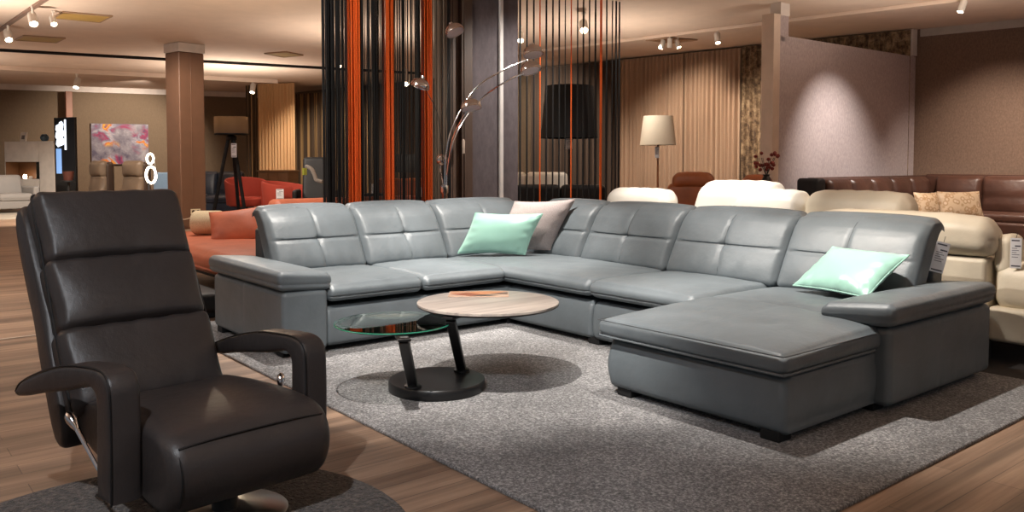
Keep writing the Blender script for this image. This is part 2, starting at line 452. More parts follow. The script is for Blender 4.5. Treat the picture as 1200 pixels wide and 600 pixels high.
def welt(z, r, o):
    x0, x1, y0 = CXL-.02-o, CXR+.02+o, CYF-o; c = .03
    return MB().tube(catmull([(x0, 3.5, z), (x0, 3.2, z), (x0, y0+c, z), (x0+c*.3, y0+c*.3, z), (x0+c, y0, z), (x0+.3, y0, z), (x1-.3, y0, z), (x1-c, y0, z), (x1-c*.3, y0+c*.3, z), (x1, y0+c, z), (x1, 3.2, z), (x1, 3.6, z)], 5), r, 6)
welt(.306, .006, -.001).build('piping', GREY, ch); welt(.382, .0028, .0035).build('seam', GREYD, ch)
def base_fn(ax, sg, amt=.03, both=False):
    def fn(p, a, b, c):
        q = [a, b, c]; p = p.copy(); f = q[ax]*sg
        k = sstep(.6, 1, f)
        p[ax] += sg*k*(amt*(1-((c+.1)/1.1)**2)-.02)
        if both:
            k2 = sstep(.8, 1, abs(q[1-ax])); p[1-ax] += math.copysign(k2*(amt*.7*(1-c*c)-.012), q[1-ax])
        return p
    return fn
MB().box((-5.45, LYI, .05), (LF-.02, YI+.3, .288), .03, (6, 10, 8), base_fn(0, 1, .03)).build('base_panel', GREY, sofa)
MB().box((LF+.02-.06, YI+.02, .05), (-3.655, 4.6, .288), .03, (10, 6, 8), base_fn(1, -1, .03)).build('base_panel', GREY, sofa)
MB().box((-3.65, YI+.02, .05), (CXL+.03, 4.6, .288), .03, (10, 6, 8), base_fn(1, -1, .03)).build('base_panel', GREY, sofa)
MB().box((CXL+.012, CYF+.035, .045), (CXR+.002, RAF+.35, .295), .035, (16, 14, 10), base_fn(1, -1, .032, True)).build('chaise_base', GREY, sofa)
def arm_fn(ax):
    def fn(p, a, b, c):
        q = [a, b, c]; p = p.copy()
        g = gauss(q[ax]+.08, .018)      # the sewn seam of the long face
        if abs(q[1-ax]) > .9: p[1-ax] -= math.copysign(.006*g, q[1-ax])
        return p
    return fn
MB().box((LB, LY, .045), (LF+.005, LYI, .405), .032, (60, 6, 8), arm_fn(0)).build('arm_base', GREY, sofa)
MB().box((RA-.29, RAF, .045), (RA, RB, .405), .032, (6, 60, 8), arm_fn(1)).build('arm_base', GREY, sofa)
def pad_fn(ax, sg_out):
    """sg_out: side of the pad that looks away from the seat; the inner edge sits a little lower"""
    def fn(p, a, b, c):
        q = [a, b, c]; p = p.copy()
        inn = (1-q[1-ax]*sg_out)/2
        p.z -= .028*inn*(1 if c > 0 else .7)
        if c > 0: p.z += .012*(1-q[1-ax]**2)*(1-q[ax]**4)
        for e in (0, 1):
            if abs(q[e]) > .9: p[e] += math.copysign(.008*(1-c*c)-.006*gauss(c+.35, .15), q[e])
        return p
    return fn
def lpad(p, a, b, c):
    p = pad_fn(0, -1)(p, a, b, c); return p
MB().box((LB-.02, LY-.02, .414), (LF+.008, LYI+.015, .528), .03, (20, 8, 6), lpad).build('arm_pad', GREY, sofa)
def rpad(p, a, b, c):
    p = pad_fn(1, 1)(p, a, b, c)
    if b < 0: p.y -= .05*(1-a)/2*(-b)      # the inner front corner reaches further forward
    return p
MB().box((RA-.30, RAF-.02, .414), (RA+.02, RB-.01, .522), .032, (8, 20, 6), rpad).build('arm_pad', GREY, sofa)
def back_cushion(width, Mx, first=False, last=False):
    """local: x across, y towards the back, z up from the seat; tufted, with a rolled top"""
    mb = MB(); x_seed = random.random()*6
    def fn(p, a, b, c):
        p = p.copy()
        z = c
        # puffed front with a sewn cross
        front = max(0, -b)
        hx = z+.02
        puff = .03*(1-a**4)*(1-min(1, abs(z))**4)
        cross = .013*gauss(hx, .04)*(1-a**8)+.011*gauss(a-.05*max(0, -z), .026)*(1-z**6)+.012*gauss(math.hypot(a*1.4, hx), .12)
        p.y -= front*(puff*(1+.25*gauss(abs(hx)-.5, .4))-cross)
        # rolls over at the top
        p.y += .25*((z+1)/2)**1.15+.035*sstep(.5, 1, z)
        if z > .6: p.z -= .05*sstep(.0, 1, b)*sstep(.6, 1, z); p.z += .006*(1-a*a)
        if z > .9: p.z += .012*(1-a**4)-.012
        # fine pulls at the foot
        p.y -= front*.0035*sin(a*19+x_seed)*sstep(-.1, -.9, z)*sstep(1, .4, abs(a))
        return p
    mb.soft((0, 0, .225), (width+.004, .19, .45), .05, (46, 5, 40), fn, Mx)
    hw, hy, hz = (width+.004)/2, .095, .225
    def on(a, c): return Mx @ (fn(Vector((a*hw, -hy, c*hz)), a, -1, c)+Vector((0, -.0004, hz)))
    sm = MB()
    sm.tube([on(-.88+1.76*k/40, -.02) for k in range(41)], .0026, 5)
    sm2 = MB(); sm2.tube([on(.05*max(0, -c), c) for c in [-.72+1.5*k/40 for k in range(41)]], .0022, 5)
    return mb, (sm, sm2)
for x0, x1 in ((-5.14, -4.47), (-4.47, -3.645), (-3.645, -2.80), (-2.80, -2.005)):
    b_, ss = back_cushion(x1-x0, frame(((x0+x1)/2, 4.355, .405))); b_ = b_.build('backrest', GREY, sofa)
    for q in ss: q.build('seam', GREYD, b_)
for y0, y1 in ((2.215, 2.90), (2.90, 3.60), (3.60, 4.47)):
    b_, ss = back_cushion(y1-y0, frame((-5.255, (y0+y1)/2, .405), rad(90))); b_ = b_.build('backrest', GREY, sofa)
    for q in ss: q.build('seam', GREYD, b_)
def bf(p, a, b, c): return p
MB().box((-5.6, 2.24, .05), (-5.44, RB-.002, .70), .03, (4, 8, 6)).build('back_panel', GREYD, sofa)
MB().box((-5.438, 4.58, .05), (-2.03, RB, .70), .03, (8, 4, 6)).build('back_panel', GREYD, sofa)
for x, y in ((-2.74, 2.975), (-1.925, 2.965), (-1.9, 3.68), (-5.5, 2.0), (-4.58, 2.02), (-4.56, 3.68), (-3.66, 3.68), (-5.5, 4.6), (-1.9, 4.62)):
    MB().box((x-.045, y-.045, .0155), (x+.045, y+.045, .06), .005).build('foot', BLACKM, sofa)
MB().box((-2.06, 3.72, .0155), (-1.86, 3.78, .06), .005).build('foot', BLACKM, sofa)

# ------------------------------------------------------------------ pillows
def pillow_mb(w, h, t, M, seam=.012, wr=.006, seed=1):
    rnd = random.Random(seed); ph = [rnd.uniform(0, 6) for _ in range(6)]
    mb = MB(); n = 34
    for s in (1, -1):
        vs = []; fs = []
        for i in range(n+1):
            for j in range(n+1):
                u = -1+2*i/n; v = -1+2*j/n
                u = sin(u*pi/2*.98)/sin(pi/2*.98); v = sin(v*pi/2*.98)/sin(pi/2*.98)
                th = t/2*(max(0, 1-abs(u)**2.6)**.55)*(max(0, 1-abs(v)**2.6)**.55)
                x = w/2*u*(1-.055*(1-v*v)); y = h/2*v*(1-.075*(1-u*u))
                wv = wr*((sin(u*17+ph[0])+.7*sin(u*31+ph[3]))*sstep(.5, .98, abs(v))*(.3+.7*sstep(.3, -.8, v))*sin(u*4+ph[4])+.5*sin(v*15+ph[1])*sstep(.6, .98, abs(u)))*(1-max(abs(u), abs(v))**14)
                wv += wr*.8*sin(u*5+v*3+ph[2])*th/t
                z = s*(th+max(wv, -th*.6))
                vs.append(M @ Vector((x, y, z)))
        for i in range(n):
            for j in range(n):
                a = i*(n+1)+j; fs.append((a, a+1, a+n+2, a+n+1))
        mb.add(vs, fs)
    # the sewn edge
    edge = []
    for u, v in [(k/8, 1) for k in range(-8, 9)]+[(1, -k/8) for k in range(-7, 9)]+[(-k/8, -1) for k in range(-7, 9)]+[(-1, k/8) for k in range(-7, 8)]:
        edge.append(M @ Vector((w/2*u*(1-.055*(1-v*v)), h/2*v*(1-.075*(1-u*u)), 0)))
    mb.tube(edge+[edge[0]], seam*.4, 6, False)
    return mb
def corners(bl, br, tl, tilt_n=None):
    """frame of a cushion from three of its corners"""
    bl, br, tl = Vector(bl), Vector(br), Vector(tl)
    x = (br-bl).normalized(); yy = tl-bl; yv = (yy-x*yy.dot(x)).normalized(); z = x.cross(yv)
    c = bl+(br-bl)/2+(tl-bl)/2
    return axes(c, x, yv, z), (br-bl).length, yy.dot(yv)
def lying(c, x, up, w, h, t, seed):
    x = Vector(x).normalized(); up = Vector(up); n = x.cross(up).normalized(); up = (up-x*up.dot(x)*.35).normalized()
    return pillow_mb(w, h, t, axes(c, x, up, n), seed=seed)
tag(lying((-2.275, 4.165, .572), (.47, -.09, .0), (.11, .24, .20), .48, .335, .13, 3).build('throw_pillow', MINT), 'mint satin pillow lying on the chaise beside the arm with the price tag', 'pillow', 'mint satin pillows')
tag(lying((-4.905, 3.875, .612), (.76, .65, 0), (.115, .17, .31), .52, .335, .13, 5).build('throw_pillow', MINT), 'mint satin pillow in the sofa corner, leaning in front of the rose-grey cushion', 'pillow', 'mint satin pillows')
tag(lying((-4.87, 4.17, .66), (.62, .785, .04), (.16, .27, .40), .47, .44, .14, 8).build('throw_pillow', PINKG), 'square rose-grey woven cushion leaning in the sofa corner behind a mint pillow', 'pillow')

# price tags
def price_tag(pos, w, h, yaw, lean, label):
    x = Vector((cos(yaw), sin(yaw), 0)); up = Vector((-sin(yaw)*sin(lean)*0+x.x*sin(lean), x.y*sin(lean), cos(lean))); n = x.cross(up)
    x = up.cross(n).normalized()
    M = axes(pos, x, up, n.normalized())
    t = thing('price_tag', label, 'tag', pos)
    MB().box((-w/2, -h, -.0012), (w/2, 0, .0012), .0008, M=M).build('card', PAPER, t)
    m = MB()
    for k, (a, b, q) in enumerate(((-.40, .30, .06), (-.1, .4, .24), (-.36, .1, .33), (-.36, .25, .40), (-.36, .05, .47), (-.36, .3, .54), (-.36, .2, .62), (-.4, .4, .9))):
        hh = h*(.045 if k in (0, 1, 7) else .018)
        m.box((a*w, -q*h-hh, .001), (b*w, -q*h, .0018), .0002, M=M)
    m.build('lettering', INK, t)
    m = MB(); m.tube([Vector(pos), Vector(pos)+Vector((0, .02, .03))], .0015, 5); m.build('string', BLACKM, t)
    return t
price_tag(at_x(1106, 284, -1.965), .075, .165, rad(50), rad(14), 'white paper price tag hanging from the right end of the grey sofa back')

# ------------------------------------------------------------------ coffee table
tb = Vector((-3.435, 2.309, 0))
tab = thing('coffee_table', 'black coffee table with a low round glass top and a higher wood-look top', 'table', tb)
MB().lathe([(0, .016), (.238, .016), (.242, .022), (.242, .060), (.237, .066), (0, .066)], 64, tb).build('base', BLACK, tab)
wt = Vector((-3.347, 2.566, 0)); gl = Vector((-3.449, 2.067, 0))
MB().lathe([(0, .424), (.356, .424), (.362, .428), (.362, .4385), (.358, .4405), (0, .4405)], 96, wt).build('wood_top', WTOP, tab)
MB().lathe([(0, .418), (.350, .418), (.3615, .4238), (0, .4238)], 64, wt).build('under_plate', BLACK, tab)
MB().tube([(gl.x+.2795*cos(2*pi*k/72), gl.y+.2795*sin(2*pi*k/72), .3765) for k in range(73)], .0035, 6, False).build('glass_rim', plain('green_glass_edge', (40, 120, 96), .15), tab)
MB().lathe([(0, .371), (.276, .371), (.280, .374), (.280, .379), (.277, .382), (0, .382)], 96, gl).build('glass_top', GLASS, tab)
def pole(b, tpt, wid, top):
    b, tpt = Vector(b), Vector(tpt); ax = (tpt-b).normalized(); s = Vector((.63, .78, 0)); s = (s-ax*s.dot(ax)).normalized()
    M = axes(b, s, ax.cross(s), ax); L = (tpt-b).length
    MB().box((-wid/2, -.02, .0), (wid/2, .02, L), .006, M=M).build('pole', BLACK, tab)
    MB().lathe([(0, .0665), (.042, .0665), (.042, .078), (.03, .086), (0, .086)], 24, (b.x, b.y, 0)).build('pivot', BLACK, tab)
b1 = at_z(484, 452, .075); t1 = at_z(473, 398, .362)
b2 = at_z(541, 433, .075); t2 = at_z(528, 374, .405)
pole(b1, t1, .046, 0); pole(b2, t2, .046, 0)
def bracket(p, q, z):
    p, q = Vector((p[0], p[1], z)), Vector((q[0], q[1], z)); d = (q-p); L = d.length; d.normalize(); M = axes(p, d, Vector((-d.y, d.x, 0)), (0, 0, 1))
    MB().box((-.03, -.03, -.012), (L, .03, 0), .004, M=M).build('bracket', BLACK, tab)
bracket(t1, gl, .3705); bracket(t2, wt, .4178)
# leaflet on the wooden top
lf = MB(); LM = axes((wt.x-.055, wt.y+.10, .4407), Vector((.88, .47, 0)), Vector((-.47, .88, 0)), (0, 0, 1))
LM = axes(at_z(561, 345, .4407), Vector((.62, .785, 0)), Vector((-.785, .62, 0)), (0, 0, 1))
t = thing('brochure', 'glossy folded brochure with orange and brown shapes lying on the wood-look table top', 'brochure', at_z(561, 345, .4407))
MB().box((-.16, -.085, 0), (.16, .085, .004), .001, M=LM).build('sheet', plain('tan_print', (196, 166, 146), .35), t)
for nm, poly, mt in (('picture', [(-.155, -.01), (-.05, -.08), (.03, -.03), (-.06, .03)], (150, 84, 58)), ('picture', [(-.06, .03), (.03, -.03), (.10, .02), (.15, .08), (-.02, .08)], (206, 140, 96)),
                     ('picture', [(-.05, -.082), (.06, -.08), (.10, -.05), (.03, -.03)], (58, 44, 42)), ('picture', [(.05, -.005), (.155, -.02), (.155, .05), (.10, .02)], (96, 74, 66)), ('picture', [(-.155, .0), (-.07, .035), (-.03, .08), (-.155, .08)], (196, 150, 120))):
    MB().prism(poly, .004, .0046, M=LM).build(nm, plain('brochure_ink', mt, .35), t, smooth=False)

# ------------------------------------------------------------------ recliner
RZ = math.atan2(.12, .993); RO = Vector((-2.63, .933, 0))
rec = thing('recliner', 'espresso leather recliner with high padded back on the round dark rug', 'armchair', RO, RZ)
RM = frame(RO, RZ)
seat_prof = prof2([(-.50, .335), (-.30, .365), (-.05, .385), (.12, .378), (.205, .352), (.245, .30), (.25, .24), (.225, .175), (.17, .135), (.05, .14), (-.15, .165), (-.40, .20), (-.52, .27)], 5)
MB().sweep(seat_prof, .535, .05, RM, 8).build('seat', BROWNB, rec)
pts = [RM @ Vector((.216+.004, y, .347-.01*abs(y/.25)**3)) for y in [(-.235+.47*k/16) for k in range(17)]]
MB().tube(pts, .0035, 6).build('seam', BLKL, rec)
def side_prof(y):
    return [RM @ Vector((x, y, z)) for x, z in ((-.40, .372), (-.2, .385), (0, .392), (.12, .382), (.205, .352), (.243, .30), (.25, .24), (.225, .175))]
MB().tube(catmull([RM @ Vector((x, -.237, z)) for x, z in ((-.42, .345), (-.2, .370), (0, .377), (.14, .366), (.205, .340), (.243, .29), (.246, .23), (.222, .172))], 4), .0035, 6).build('seam', BLKL, rec)
# back: cushions along a leaning axis
BA = Vector((-.485, 0, .875)).normalized(); BN = Vector((BA.z, 0, -BA.x)); B0 = Vector((-.475, -.03, .305))
BM = RM @ axes(B0, Vector((0, -1, 0)), -BN, BA)          # x across, y to the rear, z up the back
def pad_(w, z0, z1, t, puff, name, bend=0, off=0):
    def fn(p, a, b, c):
        p = p.copy()
        if b < 0: p.y -= -b*puff*(1-a**4)*(1-c*c)**.6*(1-.35*c); p.y += -b*.004*sin(a*15+z0*30)*sstep(.5, 1, abs(c))
        p.y += bend*c*c
        p.x *= 1+.012*sin(c*3)
        return p
    return MB().soft((0, off, (z0+z1)/2), (w, t, z1-z0+.012), .032, (18, 4, 12), fn, BM).build(name, BROWNB, rec)
pad_(.535, -.01, .285, .13, .03, 'back_cushion')
pad_(.525, .28, .545, .13, .03, 'back_cushion', 0, -.002)
pad_(.525, .535, .81, .13, .026, 'head_cushion', .0, -.008)
shell = prof2([(.055, -.04), (.03, .3), (.03, .6), (.05, .80), (.14, .79), (.155, .5), (.16, .2), (.15, -.06)], 4)
def shellfn(P, s): return P
SM = BM @ Matrix(((0, 1, 0, 0), (1, 0, 0, 0), (0, 0, 1, 0), (0, 0, 0, 1)))
MB().sweep(shell, .56, .03, SM, 6).build('back_shell', BROWNB, rec)
for sx in (-1, 1):
    MB().tube(catmull([BM @ Vector((sx*.266, -.02, -.0)), BM @ Vector((sx*.269, -.024, .28)), BM @ Vector((sx*.2645, -.026, .54)), BM @ Vector((sx*.2625, -.026, .78)), BM @ Vector((sx*.245, -.02, .818))], 5), .005, 6).build('piping', BLKL, rec)
# arms: one leather-covered hook each
def arm(sg, splay):
    out = [(.055, .165), (.062, .30), (.062, .45), (.052, .515), (.01, .545), (-.08, .548), (-.22, .532), (-.36, .488), (-.47, .44), (-.51, .408)]
    inn = [(-.492, .394), (-.42, .408), (-.32, .433), (-.18, .462), (-.08, .487), (-.04, .478), (-.028, .45), (-.03, .35), (-.035, .25), (-.035, .165)]
    pr = [(p.x, p.y) for p in catmull([(x, z, 0) for x, z in out], 4)]+[(p.x, p.y) for p in catmull([(x, z, 0) for x, z in inn], 4)]
    if sg > 0: pr = [(x if x > -.1 else -.1+(x+.1)*1.32, z) for x, z in pr]
    n = len(pr); mb = MB(); W = .094; ny = 8; r = .016
    ys = [(-W/2+r*(1-cos(rad(q))), r*(1-sin(rad(q)))) for q in (0, 30, 60, 90)]; ys = ys+[(-y, d) for y, d in ys[::-1]]
    # inward normals of the outline
    nr = []
    for i in range(n):
        a = Vector((*pr[i-1], 0)); b = Vector((*pr[(i+1) % n], 0)); d = (b-a).normalized(); nr.append((-d.y, d.x))
    area = sum(pr[i][0]*pr[(i+1) % n][1]-pr[(i+1) % n][0]*pr[i][1] for i in range(n)); s_ = 1 if area > 0 else -1
    vs = []
    for y, d in ys:
        for i, (x, z) in enumerate(pr):
            X = x+s_*nr[i][0]*d; Z = z+s_*nr[i][1]*d
            off = sg*(.318+splay*sstep(.05, -.5, X))
            vs.append(RM @ Vector((X, off+y, Z)))
    fs = []
    for j in range(len(ys)-1):
        for i in range(n):
            a = j*n+i; b = j*n+(i+1) % n; fs.append((a, b, b+n, a+n))
    # side caps as strips between the two chains
    m = n//2
    for base in (0, (len(ys)-1)*n):
        for i in range(m-1): fs.append((base+i, base+i+1, base+n-2-i, base+n-1-i))
    mb.add(vs, fs); o = mb.build('armrest', BROWNB, rec)
    seam = [RM @ Vector((x+.002, sg*(.318+splay*sstep(.05, -.5, x))+q, z)) for x, z in pr[:m] for q in (-W/2+.004,)]
    MB().tube(seam, .0028, 6).build('piping', BLKL, o)
    return o
arm(-1, .085); arm(1, -.005)
MB().box((-.36, -.255, .13), (.10, .255, .20), .02, M=RM).build('seat_frame', BLACKM, rec)
RB_ = RM @ Vector((-.0, .02, 0))
MB().lathe([(.04, .03), (.04, .17)], 24, RM @ Vector((.02, 0, 0))).build('column', BLACK, rec)
MB().lathe([(0, .023), (.175, .023), (.18, .027), (.17, .033), (.05, .045), (0, .045)], 48, RM @ Vector((.02, .02, 0))).build('base', STEEL, rec)
def lever(sg):
    a = RM @ Vector((-.02, sg*.375, .20)); b = RM @ Vector((-.235, sg*.40, .385))
    a = RM @ Vector((-.03, sg*.345, .21)) if sg < 0 else RM @ Vector((-.12, .28, .20)); b = RM @ Vector((-.21, sg*.385, .385)) if sg < 0 else RM @ Vector((-.20, .335, .375))
    o = MB().tube([a, a.lerp(b, .5), a.lerp(b, .8)], .006, 8).build('lever', CHROME, rec)
    d = (b-a).normalized(); mb = MB()
    pts = [a.lerp(b, k) for k in (.76, .82, .9, .97, 1.02)]
    mb.tube(pts, [.007, .012, .016, .014, .004], 10); mb.build('lever_grip', CHROME, o)
lever(-1); lever(1)

# ------------------------------------------------------------------ orange chaise lounge
oc = thing('chaise_lounge', 'orange leather lounge sofa with reclined back cushion behind the grey sofa', 'sofa', (-7.0, 2.3, 0))
MB().box((-8.75, 2.28, .25), (-6.0, 3.5, .44), .07, (12, 12, 4), seat_fn((1, -1), .02)).build('seat', ORANGE, oc)
def seatcover(p, a, b, c): return p
MB().box((-8.7, 2.38, .20), (-6.05, 3.45, .26), .02, (2, 2, 1)).build('frame', BLACKM, oc)
for x, y in ((-8.6, 2.5), (-6.15, 2.5), (-8.6, 3.4), (-6.15, 3.4)):
    MB().tube([(x, y, 0.001), (x, y, .21)], .014, 8).build('leg', BLACK, oc)
def bk(p, a, b, c):
    p = p.copy(); p.x -= .04*(c+1); p.x += (.03*(1-b*b)*(1-c*c) if a > 0 else 0); return p
MB().box((-7.87, 3.3, .40), (-7.62, 5.0, .785), .07, (4, 20, 6), bk).build('backrest', ORANGE, oc)
t = pillow_mb(.50, .36, .16, axes(at_d(279, 266, 7.55), Vector((.55, .83, .12)).normalized(), Vector((-.45, .12, .88)).normalized(), Vector((.55, .83, .12)).normalized().cross(Vector((-.45, .12, .88)).normalized())), seed=11)
tag(t.build('seat_pillow', ORANGE), 'orange leather pillow leaning on the orange lounge sofa', 'pillow')
bo = MB(); c0 = at_d(226, 266, 7.9); c1 = at_d(262, 260, 7.9); c0.z = c1.z = .575
bo.tube([c0.lerp(c1, k) for k in (-.05, 0, .03, .1, .9, .97, 1)], [.02, .08, .10, .115, .115, .10, .03], 24)
tag(bo.build('bolster_pillow', fabric('sand_weave', (206, 186, 152), 200)), 'pale sand bolster cushion lying on the orange lounge sofa', 'pillow')
ott = thing('ottoman', 'low black ottoman on the floor between recliner and orange lounge', 'ottoman', (-6.5, 2.05, 0))
MB().box((-6.95, 1.86, .04), (-6.08, 2.24, .18), .05, (6, 6, 3), seat_fn((1, -1), .015)).build('cushion', BLKL, ott)
MB().box((-6.9, 1.9, .001), (-6.12, 2.2, .05), .01).build('plinth', BLACKM, ott)

# ------------------------------------------------------------------ red tub chairs
def tub_chair(c, rz, label, zt):
    t = thing('tub_chair', label, 'armchair', c, rz, 'red tub chairs'); M = frame(c, rz)
    n = 26; vs = []; fs = []; mb = MB()
    R0, R1 = .36, .42
    for i in range(n+1):
        q = rad(-150+300*i/n)     # opening towards +x
        ang = pi-q*0
        th = pi+rad(-140+280*i/n)
        hgt = .66+(zt-.66)*(.5+.5*cos(rad(-140+280*i/n)))**.8
        ring = [(R0-.03, .30), (R0, hgt-.03), (R0+.02, hgt), (R1-.01, hgt), (R1, hgt-.03), (R1-.04, .30)]
        for r, z in ring: vs.append(M @ Vector((r*cos(th)*1.05, r*sin(th), z)))
    for i in range(n):
        for k in range(6):
            a = i*6+k; b = i*6+(k+1) % 6; fs.append((a, b, b+6, a+6))
    fs.append(tuple(range(6))); fs.append(tuple(n*6+k for k in range(6)))
    mb.add(vs, fs); mb.build('shell', RED, t)
    MB().lathe([(0, .28), (.33, .28), (.36, .32), (.36, .42), (.32, .46), (0, .47)], 32, (c[0], c[1], 0)).build('seat', RED, t)
    MB().tube([(c[0], c[1], .03), (c[0], c[1], .29)], .03, 12).build('column', BLACK, t)
    MB().lathe([(0, .002), (.26, .002), (.26, .014), (.03, .03), (0, .03)], 32, (c[0], c[1], 0)).build('base', BLACK, t)
    return t
c1_ = at_d(289, 240, 16.6); c2_ = at_d(334, 240, 15.8)
tub_chair((c1_.x, c1_.y, 0), rad(-8), 'red tub chair partly behind the legs of the tripod lamp', .86)
tub_chair((c2_.x, c2_.y, 0), rad(34), 'red tub chair with a white tag on its outer side', .80)
pt = at_d(328, 222, 15.24)
price_tag(Vector((pt.x, pt.y, .66)), .14, .19, rad(50), 0, 'small white tag on the back of the red tub chair')

# ------------------------------------------------------------------ tripod lamp
D = 9.8
tp = at_d(271, 150, D); lamp = thing('tripod_lamp', 'tripod floor lamp with black legs and taupe drum shade behind the red chairs', 'lamp', (tp.x, tp.y, 0))
zt = at_d(271, 137, D).z; zb = at_d(271, 158, D).z; rr = 19/F_PX*D
MB().lathe([(rr, zb), (rr, zt), (rr-.008, zt), (rr-.008, zb), (rr, zb)], 40, (tp.x, tp.y, 0)).build('shade', SHADET, lamp)
MB().lathe([(rr+.002, zb), (rr+.002, zb+.015), (rr-.01, zb+.015), (rr-.01, zb)], 40, (tp.x, tp.y, 0)).build('rim', BLACKM, lamp)
for q in (rad(20), rad(140), rad(260)):
    MB().tube([(tp.x+.33*cos(q), tp.y+.33*sin(q), .002), (tp.x+.03*cos(q), tp.y+.03*sin(q), zb-.02)], .022, 8).build('leg', BLACKM, lamp)
MB().lathe([(0, zb-.06), (.06, zb-.06), (.06, zb-.02), (.02, zb), (.02, zb+.06), (0, zb+.06)], 20, (tp.x, tp.y, 0)).build('hub', BLACKM, lamp)
MB().lathe([(0, zb+.05), (.03, zb+.07), (.035, zb+.11), (.02, zb+.14), (0, zb+.145)], 16, (tp.x, tp.y, 0)).build('bulb', LAMPON, lamp)
price_tag(at_d(274, 168, D-.25), .07, .16, rad(39), 0, 'white tag hanging from the tripod lamp hub')

# ------------------------------------------------------------------ generic background sofas
def simple_sofa(name, label, c, rz, w, mat, back=.85, depth=.95, seats=3, arm=.18, legs=.001, seat_h=.44, legmat=None, group=None):
    t = thing(name, label, 'sofa', c, rz, group); M = frame(c, rz)      # faces +y of its own frame turned: front is -y
    MB().box((-w/2, -depth/2, .10), (w/2, depth/2, .28), .03, M=M).build('base', mat, t)
    sw = (w-2*arm)/seats
    for k in range(seats):
        x0 = -w/2+arm+k*sw
        MB().box((x0+.004, -depth/2-.02, .27), (x0+sw-.004, depth/2-.2, seat_h), .06, (6, 6, 3), seat_fn((1, -1), .02), M).build('seat_cushion', mat, t)
        def bf_(p, a, b, c):
            p = p.copy(); p.y += .09*(c+1)/2; p.y -= (.04*(1-a*a)*(1-c*c) if b < 0 else 0); return p
        MB().box((x0+.004, depth/2-.32, seat_h-.06), (x0+sw-.004, depth/2-.10, back), .07, (6, 3, 6), bf_, M).build('backrest', mat, t)
    for s in (-1, 1):
        if arm > .02: MB().box((min(s*w/2, s*(w/2-arm)), -depth/2, .12), (max(s*w/2, s*(w/2-arm)), depth/2, .60), .05, (2, 4, 4), None, M).build('armrest', mat, t)
        for y in (-1, 1):
            MB().tube([M @ Vector((s*(w/2-.1), y*(depth/2-.1), legs)), M @ Vector((s*(w/2-.1), y*(depth/2-.1), .11))], .02, 8).build('leg', legmat or BLACK, t)
    return t
g = at_d(250, 240, 18.2)
simple_sofa('leather_sofa', 'navy leather sofa behind the tripod lamp legs beside the brown pillar', (g.x, g.y, 0), rad(50), 1.5, NAVY, .95, .95, 2)
g = at_z(5, 252, 0)
gs = simple_sofa('fabric_sofa', 'light grey fabric sofa on oak legs in front of the white highboard', (g.x-.9, g.y-.45, 0), rad(100), 2.4, LTGREYF, .86, .95, 3, .14, legmat=OAK, legs=.013)
g = at_z(15, 256, 0)
t = MB().box((g.x-2.5, g.y-3.2, 0), (g.x+.35, g.y+.85, .012), .004).build('pale_rug', RUGW)
tag(t, 'pale cream rug under the light grey fabric sofa', 'rug')

# white highboard with open niche, frame and vase
D = 20.6
a = at_d(5, 166, D); b = at_d(63, 166, D-.5); dx = Vector((b.x-a.x, b.y-a.y, 0)); L = dx.length; dx.normalize(); ny = Vector((-dx.y, dx.x, 0))
HM = axes((a.x, a.y, 0), dx, ny, (0, 0, 1)); hz = a.z
hb = thing('highboard', 'white lacquer highboard with a wooden niche on the left wall', 'cabinet', (a.x, a.y, 0), math.atan2(dx.y, dx.x))
w1 = L*.70
MB().box((0, 0, 0.002), (L, .42, .08), .004, M=HM).box((0, .39, .08), (L, .42, hz), .003, M=HM).box((0, 0, hz-.03), (L, .42, hz), .003, M=HM).box((w1, 0, .08), (w1+.02, .42, hz), .003, M=HM).box((0, 0, .08), (.02, .42, hz), .003, M=HM).box((L-.02, 0, .08), (L, .42, hz), .003, M=HM).build('body', WHITE, hb)
MB().box((.02, -.018, hz-.50), (w1-.006, 0, hz-.03), .004, M=HM).build('flap', WHITE, hb)
MB().box((w1+.02, -.018, .08), (L, 0, hz-.03), .004, M=HM).build('door', WHITE, hb)
MB().box((.02, -.018, .08), (w1-.006, 0, hz-.92), .004, M=HM).build('flap', WHITE, hb)
MB().box((.02, .36, hz-.92), (w1, .389, hz-.50), .003, M=HM).box((.02, 0, hz-.94), (w1, .39, hz-.92), .003, M=HM).box((.02, .0, hz-.92), (.03, .38, hz-.50), .002, M=HM).build('niche', plain('walnut', (112, 74, 46), .5), hb)
MB().box((w1-.12, .02, hz-.92), (w1-.11, .35, hz-.5), .002, M=HM).build('glass_divider', GLASS, hb)
M2 = HM @ Matrix.Translation((L*.24, .2, hz))
pf = thing('picture_frame', 'small white picture frame standing on the white highboard', 'picture frame', HM @ Vector((L*.24, .2, hz)))
MB().box((-.10, -.015, .001), (.10, .015, .24), .004, M=M2 @ Matrix.Rotation(rad(-10), 4, 'X')).build('border', WHITE, pf)
MB().box((-.05, -.019, .06), (.05, -.0152, .16), .001, M=M2 @ Matrix.Rotation(rad(-10), 4, 'X')).build('picture', plain('grey_print', (120, 116, 116), .6), pf)
vs_ = MB().lathe([(0, .0), (.05, .0), (.09, .05), (.10, .10), (.08, .15), (.05, .17), (.055, .18), (.045, .18), (.04, .165), (.07, .14), (.08, .10), (.06, .03), (0, .02)], 24, HM @ Vector((L*.68, .2, hz+.001))).build('vase', plain('blue_glaze', (70, 96, 116), .2))
tag(vs_, 'round blue vase on top of the white highboard', 'vase')
